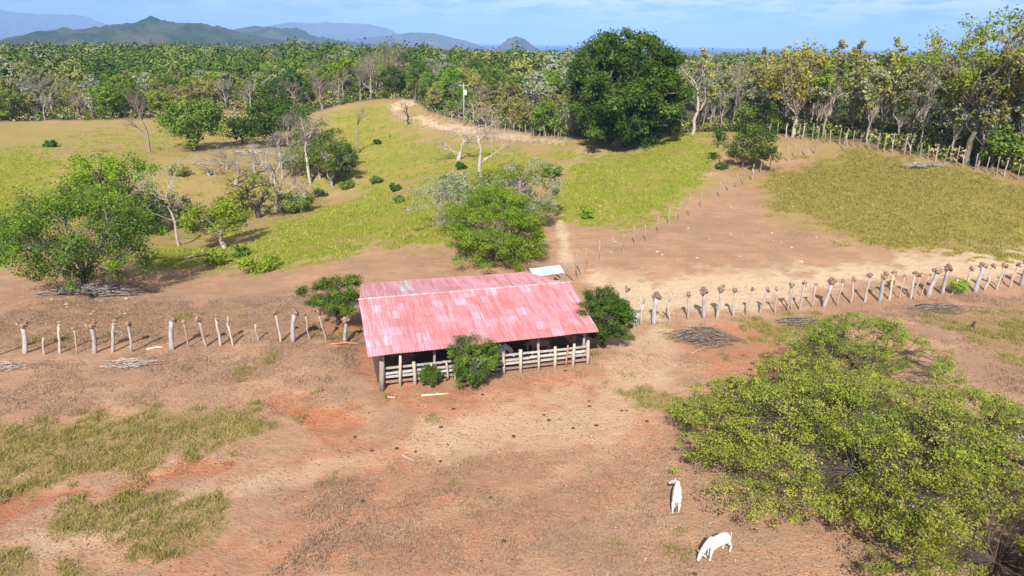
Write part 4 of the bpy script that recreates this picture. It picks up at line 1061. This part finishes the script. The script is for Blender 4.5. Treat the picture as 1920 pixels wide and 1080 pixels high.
RIGHT = [(1170,592,'mid'),(1203,607,'fork',.1),(1227,607,'thick'),(1257,602,'fork'),(1292,598,'mid'),(1319,596,'thick'),(1346,596,'thick'),(1375,593,'mid'),(1401,590,'thin',.08),(1425,587,'mid'),(1454,588,'thin'),(1477,582,'mid'),(1487,580,'thin'),(1499,582,'mid'),(1522,577,'thin'),(1544,576,'thick'),(1572,573,'thin'),(1597,569,'mid'),(1621,566,'mid',.06),(1647,565,'thick'),(1667,562,'mid'),(1689,560,'thin'),(1707,560,'mid'),(1714,561,'mid'),(1727,556,'thin',.15),(1742,555,'thick',.12),(1766,551,'thick'),(1785,552,'short',.2),(1807,549,'mid',.08),(1828,547,'thick',.08),(1846,544,'mid',.1),(1868,543,'mid',.06),(1873,541,'thin',.1),(1893,539,'mid'),(1914,536,'thick'),(1940,533,'mid')]
for i, t in enumerate(RIGHT):
    q = hit(t[0], t[1]); fence_post(q, t[2], f'{WORD[t[2]]}, {ordw(i)} from the shed in the row below the dirt road', 'posts of the row below the dirt road', 'living_fence_post', prng.uniform(.98, 1.12), t[3] if len(t) > 3 else None)
for px, py, w, h, lb in ((1788, 550, 46, 26, 'bright green leafy sprout hanging on the right row of posts'), (1668, 540, 14, 18, 'small tuft of leaves on top of a thin post of the right row')):
    T(px, py, w, h, 'bright', lb, 'sapling', 'sapling', seed=px, base=.35, clumps=16, cr=.35, per=60, leaf=.09, bark='pale', tr=.04)
UPH = [(1098,507),(1123,493),(1147,482),(1168,470),(1191,458),(1212,452),(1234,436),(1254,423),(1273,412),(1292,404),(1313,389),(1348,368),(1365,358),(1380,352),(1393,346),(1409,338),(1425,324),(1442,320),(1461,301),(1477,303),(1490,296),(1510,293),(1527,288),(1580,281)]
for i, t in enumerate(UPH):
    q = hit(*t); fence_post(q, 'fork' if i == 15 else 'stake', f'thin grey stake on the slope, {ordw(i)} one counting uphill from the small shelter', 'stakes climbing the right hill', 'fence_post', prng.uniform(.95, 1.2))
for i, (px, py, ln) in enumerate([(1062, 528, -.12), (1077, 527, -.45), (1083, 523, -.2), (1089, 514, -.25)]):
    q = hit(px, py); fence_post(q, 'stake', f'leaning stake right of the small shelter, {ordw(i)} from it', 'leaning stakes at the small shelter', 'fence_post', 1., ln)
def line_posts(pts, step, kind, label, group, hs, name='fence_post'):
    pts = np.array(pts, float); seg = np.r_[0, np.cumsum(np.hypot(*np.diff(pts, axis=0).T))]
    W_ = [hit(*p) for p in pts]; W_ = np.array(W_); L = np.r_[0, np.cumsum(np.linalg.norm(np.diff(W_, axis=0), axis=1))]
    n = int(L[-1]/step)
    for i in range(n+1):
        s = i*step+prng.uniform(-.25, .25)*step; x = np.interp(s, L, W_[:, 0]); y = np.interp(s, L, W_[:, 1])
        kd = kind[int(prng.integers(len(kind)))]
        o = fence_post(np.array([x, y, float(Hgt(x, y))]), kd, label, group, name, hs*prng.uniform(.8, 1.15))
line_posts([(730,214),(745,222),(775,236),(850,254),(960,267),(1062,277)], 1.7, ['stake', 'stake', 'thin'], 'pale post of the close set row on the near side of the far dirt road', 'posts on the near side of the far road', 1.1)
line_posts([(735,192),(752,186)], 1.7, ['stake'], 'pale post at the bend where the far dirt road enters the wood', 'posts at the bend of the far road', 1.)
line_posts([(790,216),(880,238),(960,249),(1050,261)], 2.4, ['stake', 'thin'], 'post of the sparser row on the wood side of the far dirt road', 'posts on the wood side of the far road', 1.)
line_posts([(1445,256),(1480,259),(1560,270),(1680,287),(1800,313),(1925,342)], 1.35, ['thin', 'mid', 'stake', 'stake', 'fork'], 'pale post of the hilltop row at the edge of the right wood', 'posts along the right wood', 1.15)

# ------------------------------------------------------------------ brush heaps, logs, pats, stones
def brush(px, py, rx, ry, h, n, seed, label, col=(.27, .21, .17), L=1.6, r=.02):
    rng = np.random.default_rng(seed); q = hit(px, py); m = MB()
    for i in range(n):
        u, v = rng.normal(size=2)*.38; z = h*max(0, 1-(u*u+v*v)*1.1)*rng.uniform(.25, 1)
        a = rng.normal()*.45+(.25 if u > 0 else -.15); l = L*rng.uniform(.4, 1.1)
        c = np.array([u*rx, v*ry, z+.04]); d = np.array([math.cos(a), math.sin(a)*.8, -u*.35*h+rng.normal()*.06]); d /= np.linalg.norm(d)
        p = [c-d*l/2, c+np.array([0, 0, .06]), c+d*l/2+rng.normal(size=3)*.08]
        for k in p:
            gz = float(Hgt(q[0]+k[0], q[1]+k[1])-q[2])+.02; k[2] = max(k[2]+0*gz, gz)
        m.tube(p, [r*1.3, r, r*.5], 4, np.array(col)*rng.uniform(.35, 1.0), cap=False)
    o = m.obj('brush_heap', M_BARK, None, tuple(q)); tag(o, label, 'brush heap')
brush(1322, 636, 2.6, 1.5, .9, 520, 1, 'largest heap of cut grey brown branches between the dirt road and the feathery trees')
brush(1505, 607, 1.9, 1.1, .45, 160, 2, 'low heap of brown branches at the top edge of the feathery trees')
brush(1760, 580, 3.4, 1.2, .4, 170, 3, 'long low scatter of grey branches below the row of posts at the right')
brush(248, 684, 1.9, .8, .3, 60, 4, 'thin heap of grey sticks in front of the left row of posts', (.42, .35, .30), 2.0)
brush(12, 690, 1.6, .9, .35, 60, 5, 'heap of grey sticks at the left edge of the picture', (.42, .35, .30), 1.6)
brush(180, 552, 5.5, 1.6, .9, 220, 6, 'dead grey branches lying in the shade under the nearest left tree', (.30, .26, .23), 3.0, .035)
brush(470, 288, 6, 3, .6, 160, 7, 'bleached dead branches lying below the wide dark tree of the valley', (.5, .44, .38), 2.6, .05)
brush(1735, 312, 3.0, 1.2, .5, 110, 8, 'grey heap of branches at the crest near the right wood', (.36, .31, .27), 2.2, .04)
brush(555, 372, 4, 1.6, .9, 90, 9, 'dead grey branches lying in the bed of the gully', (.45, .40, .34), 3, .04)
brush(240, 625, 2.2, .5, .12, 18, 10, 'few bare twigs on the earth behind the left row of posts', (.3, .25, .2), 1.5)
def log(p0, p1, r, col, label, seed=1, name='log'):
    rng = np.random.default_rng(seed); a = hit(*p0); b = hit(*p1); a[2] += r*.8; b[2] += r*.8; mid_ = (a+b)/2+np.array([rng.normal()*.1, rng.normal()*.1, r*.3])
    m = MB(); m.tube(np.array([a, a*.6+mid_*.4, mid_, mid_*.5+b*.5, b])-a, [r, r*1.05, r*.95, r*.85, r*.6], 8, col, rng=rng, rough=.15)
    s = mid_-a; m.tube([s, s+np.array([.3, .25, .25])*r*8], [r*.4, r*.2], 5, col)
    tag(m.obj(name, M_WOOD, None, tuple(a), smooth=True), label, 'log')
log((275, 656), (306, 652), .07, (.62, .52, .45), 'pale peeled log on the ground behind the left row of posts', 1)
log((790, 743), (842, 739), .07, (.62, .44, .32), 'pale peeled log lying in front of the rails below the small bush', 2)
log((726, 745), (744, 743), .06, (.55, .34, .24), 'short reddish log left of the pale peeled one', 3)
log((752, 853), (778, 866), .045, (.40, .28, .2), 'crooked stick on the bare earth in the middle foreground', 4, 'stick')
log((338, 488), (402, 474), .16, (.36, .29, .24), 'fallen tree trunk on the grass near the small bright green tree', 5)
log((620, 646), (672, 645), .05, (.45, .2, .12), 'thin reddish pole lying by the left end of the shed', 6, 'pole')
log((1296, 664), (1322, 652), .06, (.36, .27, .2), 'loose branch lying in front of the largest brush heap', 7)
log((772, 885), (782, 868), .03, (.3, .2, .15), 'short twig standing askew in the bare foreground', 8, 'stick')
def pats():
    rng = np.random.default_rng(2); pr = None
    pts = [(850,767),(871,778),(826,865),(779,847),(744,841),(698,845),(1029,788),(1118,798),(1105,762),(905,740),(1166,770),(1049,786),(827,801),(692,774),(665,819),(840,834),(963,818),(1020,778),(1075,803),(1104,752),(920,933),(945,1015),(903,1052),(1302,1076),(680,940),(1060,695),(985,705),(1175,770),(1213,790)]
    for i, (px, py) in enumerate(pts):
        q = hit(px, py)
        if pr is None:
            m = MB(); m.blob((0, 0, .015), (.22, .18, .05), rng, (.085, .05, .035), .18, 10, 6); m.blob((.03, .02, .04), (.12, .1, .04), rng, (.07, .04, .03), .2, 8, 5)
            pr = m.obj('dung_pat', M_DUNG); o = pr
        else: o = pr.copy(); COL.objects.link(o)
        o.location = q; s = rng.uniform(.3, .7); o.scale = (s, s, s); o.rotation_euler = (0, 0, rng.uniform(0, 6))
        tag(o, 'dark dried dung pat lying on the bare earth in front of the shed', 'dung pat', 'dung pats on the bare earth')
pats()
def stones():
    rng = np.random.default_rng(21); pr = None
    for i in range(46):
        px, py = (rng.uniform(1120, 1560), rng.uniform(385, 500)) if i < 30 else (rng.uniform(80, 250), rng.uniform(560, 590))
        q = hit(px, py)
        if pr is None:
            m = MB(); m.blob((0, 0, .05), (.22, .16, .11), rng, (.50, .42, .36), .25, 8, 5); pr = m.obj('stone', M_STONE); o = pr
        else: o = pr.copy(); COL.objects.link(o)
        o.location = q; s = rng.uniform(.25, .8); o.scale = (s*rng.uniform(.8, 1.5), s, s); o.rotation_euler = (0, 0, rng.uniform(0, 6))
        if i < 30: tag(o, 'small pale stone on the worn earth slope above the dirt road', 'stone', 'stones on the worn slope')
        else: tag(o, 'small pale stone on the earth in front of the nearest left tree', 'stone', 'stones before the left tree')
stones()
for px, py, lb in ((731, 257, 'short charred stump on the grass left below the small twisted dead tree'), (1823, 615, 'dark short stump in the dry grass at the right')):
    q = hit(px, py); m = MB(); rr = np.random.default_rng(px); m.tube([(0, 0, -.2), (.03, 0, .3), (.1, 0, .6)], [.14, .12, .08], 7, (.05, .04, .035), rng=rr, rough=.2); tag(m.obj('stump', M_BARK, None, tuple(q), True), lb, 'stump')

# ------------------------------------------------------------------ utility poles, far house
def upole(px, py, hpx, label, seed, trans):
    q, _, H = size_at(px, py, 10, hpx); root = empty('utility_pole', tuple(q), .3); tag(root, label, 'utility pole')
    m = MB(); m.tube([(0, 0, -.4), (0, 0, H/2), (0, 0, H)], [.19, .16, .12], 8, (.36, .34, .31)); m.obj('pole', M_STONE, root, smooth=True)
    m = MB(); m.box((0, 0, H-.5), (2.2, .1, .12), (.5, .45, .4)); m.obj('crossarm', M_WOOD, root)
    for x in (-1., 0, 1.):
        m = MB(); m.tube([(x, 0, H-.44), (x, 0, H-.22)], [.06, .05], 6, (.7, .7, .68)); m.obj('insulator', M_STONE, root)
    if trans:
        m = MB(); m.tube([(.42, 0, H-2.6), (.42, 0, H-1.5)], [.36, .36], 12, (.72, .74, .75)); m.obj('transformer', M_METAL, root, smooth=False)
upole(870, 236, 76, 'white utility pole with a transformer at the wood side of the far dirt road', 1, True)
upole(1421, 246, 100, 'grey utility pole with a crossarm rising from the right wood', 2, False)
def house():
    x, y = -131., 222.; z = float(Hgt(x, y)); root = empty('house', (x, y, z), .2); tag(root, 'small house with a white roof hidden in the wood beyond the left meadow', 'house')
    m = MB(); m.box((0, 0, 1.5), (8, 5, 3.0), (.55, .53, .5)); m.obj('wall', M_STONE, root)
    m = MB(); m.add([(-4.5, -3.2, 2.9), (4.5, -3.2, 2.9), (4.5, 0, 4.4), (-4.5, 0, 4.4), (-4.5, 3.2, 2.9), (4.5, 3.2, 2.9)], [(0, 1, 2, 3), (3, 2, 5, 4), (0, 3, 4), (1, 5, 2)], (.8, .82, .84)); m.obj('roof', M_METAL, root)
    m = MB(); m.box((0, -2.53, 1.0), (.9, .06, 2.0), (.12, .1, .08)); m.obj('door', M_WOOD, root)
    for s in (-2.4, 2.4): m = MB(); m.box((s, -2.53, 1.6), (1.1, .06, .9), (.06, .07, .08)); m.obj('window', M_METAL, root)
house()

# ------------------------------------------------------------------ cattle
def cow(name, loc, rz, label, head='down', col=(.56, .54, .50), scale=1.):
    root = empty(name, loc, rz); root.scale = (scale,)*3; tag(root, label, 'cow')
    V = []; E_ = []; Rr = []
    def add(p, r, prev=None):
        V.append(p); Rr.append(r if isinstance(r, tuple) else (r, r))
        if prev is not None: E_.append((prev, len(V)-1))
        return len(V)-1
    pel = add((-.62, 0, 1.08), (.25, .27)); rump = add((-.86, 0, 1.06), (.19, .21), pel)
    b1 = add((-.28, 0, .96), (.37, .40), pel); b2 = add((.08, 0, .94), (.39, .43), b1); ch = add((.42, 0, .96), (.33, .40), b2); sh = add((.60, 0, 1.10), (.20, .28), ch)
    hump = add((.50, 0, 1.42), (.09, .10), sh)
    if head == 'down':
        n1 = add((.84, 0, .96), (.15, .25), sh); n2 = add((1.04, 0, .72), (.13, .20), n1); hd = add((1.18, .0, .50), (.12, .14), n2); mz = add((1.30, 0, .28), (.085, .09), hd); nz = add((1.33, 0, .17), (.08, .08), mz)
        hp = np.array((1.16, 0, .57)); hd_d = np.array((.13, 0, -.24))
    else:
        n1 = add((.82, .04, 1.12), (.13, .20), sh); n2 = add((.98, .14, 1.08), (.11, .15), n1); hd = add((1.06, .28, 1.02), (.11, .12), n2); mz = add((1.12, .46, .80), (.075, .075), hd); nz = add((1.13, .50, .71), (.065, .065), mz)
        hp = np.array((1.05, .26, 1.07)); hd_d = np.array((.06, .19, -.22))
    for s in (-1, 1):
        st = .10*s
        a = add((.50, .15*s, .78), (.11, .13), ch); k = add((.50+st, .17*s, .45), (.07, .075), a); f = add((.49+st, .17*s, .12), (.052, .055), k); add((.52+st, .17*s, .0), (.065, .065), f)
        a = add((-.68, .16*s, .80), (.14, .17), pel); st2 = -.08*s; k = add((-.62+st2, .18*s, .62), (.11, .13), a); h = add((-.82+st2, .18*s, .42), (.065, .075), k); f = add((-.78+st2, .18*s, .12), (.052, .055), h); add((-.75+st2, .18*s, .0), (.065, .065), f)
    me = bpy.data.meshes.new('body'); me.from_pydata(V, E_, []); o = link('body', me, root)
    md = o.modifiers.new('skin', 'SKIN'); md.use_smooth_shade = True; md.branch_smoothing = .6
    for i, sv in enumerate(me.skin_vertices[0].data): sv.radius = Rr[i]; sv.use_root = (i == 0)
    sb = o.modifiers.new('sub', 'SUBSURF'); sb.levels = 2; sb.render_levels = 2
    dg = bpy.context.evaluated_depsgraph_get(); nm = bpy.data.meshes.new_from_object(o.evaluated_get(dg)); o.modifiers.clear(); o.data = nm; nm.name = 'body'
    nm.materials.clear(); nm.materials.append(M_HIDE)
    c = np.ones((len(nm.vertices), 4), np.float32); vv = np.empty(len(nm.vertices)*3, np.float32); nm.vertices.foreach_get('co', vv); vv = vv.reshape(-1, 3)
    c[:, :3] = col; c[vv[:, 2] < .06, :3] = (.12, .10, .09)
    mzp = np.array(V[nz]); dd = np.linalg.norm(vv-mzp, axis=1); c[dd < .1, :3] = (.14, .12, .11)
    a = nm.attributes.new('Col', 'FLOAT_COLOR', 'POINT'); a.data.foreach_set('color', c.ravel()); nm.polygons.foreach_set('use_smooth', np.ones(len(nm.polygons), bool))
    dn = unit(hd_d); side = unit(np.cross(dn, [0, 0, 1.])); upv = unit(np.cross(side, dn))
    for s in (-1, 1):
        p = hp+side*s*.10-dn*.05+upv*.02
        m = MB(); m.tube([p, p+side*s*.12-upv*.03, p+side*s*.24-upv*.11-dn*-.02], [.035, .055, .012], 6, np.array(col)*.85); m.obj('ear', M_HIDE, root, smooth=True)
        p = hp+side*s*.07-dn*.09+upv*.05
        m = MB(); m.tube([p, p+side*s*.07-dn*.06+upv*.06, p+side*s*.08-dn*.12+upv*.14], [.028, .022, .006], 6, (.16, .14, .12)); m.obj('horn', M_HIDE, root, smooth=True)
        p = hp+side*s*.088+dn*.07+upv*.04
        m = MB(); m.blob(p, .022, np.random.default_rng(1), (.02, .015, .01), 0, 8, 6); m.obj('eye', M_HIDE, root, smooth=True)
    m = MB(); m.tube([(-.96, 0, 1.10), (-1.02, 0, .95), (-1.0, .02, .72), (-.98, .03, .52)], [.04, .028, .02, .018], 6, col); m.obj('tail', M_HIDE, root, smooth=True)
    m = MB(); m.tube([(-.98, .03, .54), (-.98, .03, .44), (-.97, .03, .30)], [.02, .045, .01], 6, (.05, .045, .04)); m.obj('tail_switch', M_HIDE, root, smooth=True)
    return root
q = hit(1368, 1040)
cow('cow', (q[0]-.65, q[1]-.05, q[2]), rad(180+30), 'white humped cow grazing with its head down at the bottom of the picture', 'down', scale=.86)
q = hit(1271, 960)
cow('cow', (q[0], q[1]+.5, q[2]), rad(76), 'white cow seen from behind, standing above the grazing one', 'up', scale=.82)
for x_, y_, a_, hd_, c_, lb in [
   (21.5, 36.6, 200, 'up', (.66, .68, .72), 'pale grey cow under the feathery trees below the brush heaps'),
   (29.5, 34.5, 70, 'up', (.8, .79, .76), 'white cow in the leaves at the right, highest of those under the trees'),
   (16.3, 31.2, 120, 'down', (.50, .55, .58), 'grey cow half hidden in the left half of the big feathery tree'),
   (18.9, 27.2, 30, 'down', (.42, .46, .55), 'bluish grey cow deep in the middle of the big feathery tree')]:
    cow('cow', (x_, y_, float(Hgt(x_, y_))), rad(a_), lb, hd_, c_)
def in_shed(u, v, a, hd_, c_, lb):
    p = bl(u, v, 0); cow('cow', (p[0], p[1], .07), RG+rad(a), lb, hd_, c_)
in_shed(15.9, 2.4, 95, 'up', (.22, .22, .24), 'dark grey cow standing in shade at the right end of the shed')
in_shed(9.3, 2.2, 10, 'down', (.75, .73, .70), 'white cow behind the rails right of the front bush')
in_shed(12.6, 2.7, 185, 'up', (.30, .24, .20), 'brown cow behind the rails near the right end of the shed')
# ------------------------------------------------------------------ haze
def haze():
    m = bpy.data.materials.new('haze'); m.use_nodes = True; nt = m.node_tree; nt.nodes.clear()
    o = nt.nodes.new('ShaderNodeOutputMaterial'); v = nt.nodes.new('ShaderNodeVolumePrincipled')
    v.inputs['Density'].default_value = 8.5e-5; v.inputs['Color'].default_value = (.33, .56, 1., 1); v.inputs['Anisotropy'].default_value = -.35
    nt.links.new(v.outputs[0], o.inputs['Volume'])
    b = MB(); x0, x1, y0, y1, z0, z1 = -20500, 20500, -60, 16200, -66, 760
    b.box(((x0+x1)/2, (y0+y1)/2, (z0+z1)/2), (x1-x0, y1-y0, z1-z0)); tag(b.obj('haze', m), 'thin blue haze over the land', 'haze', kind='stuff')
haze()
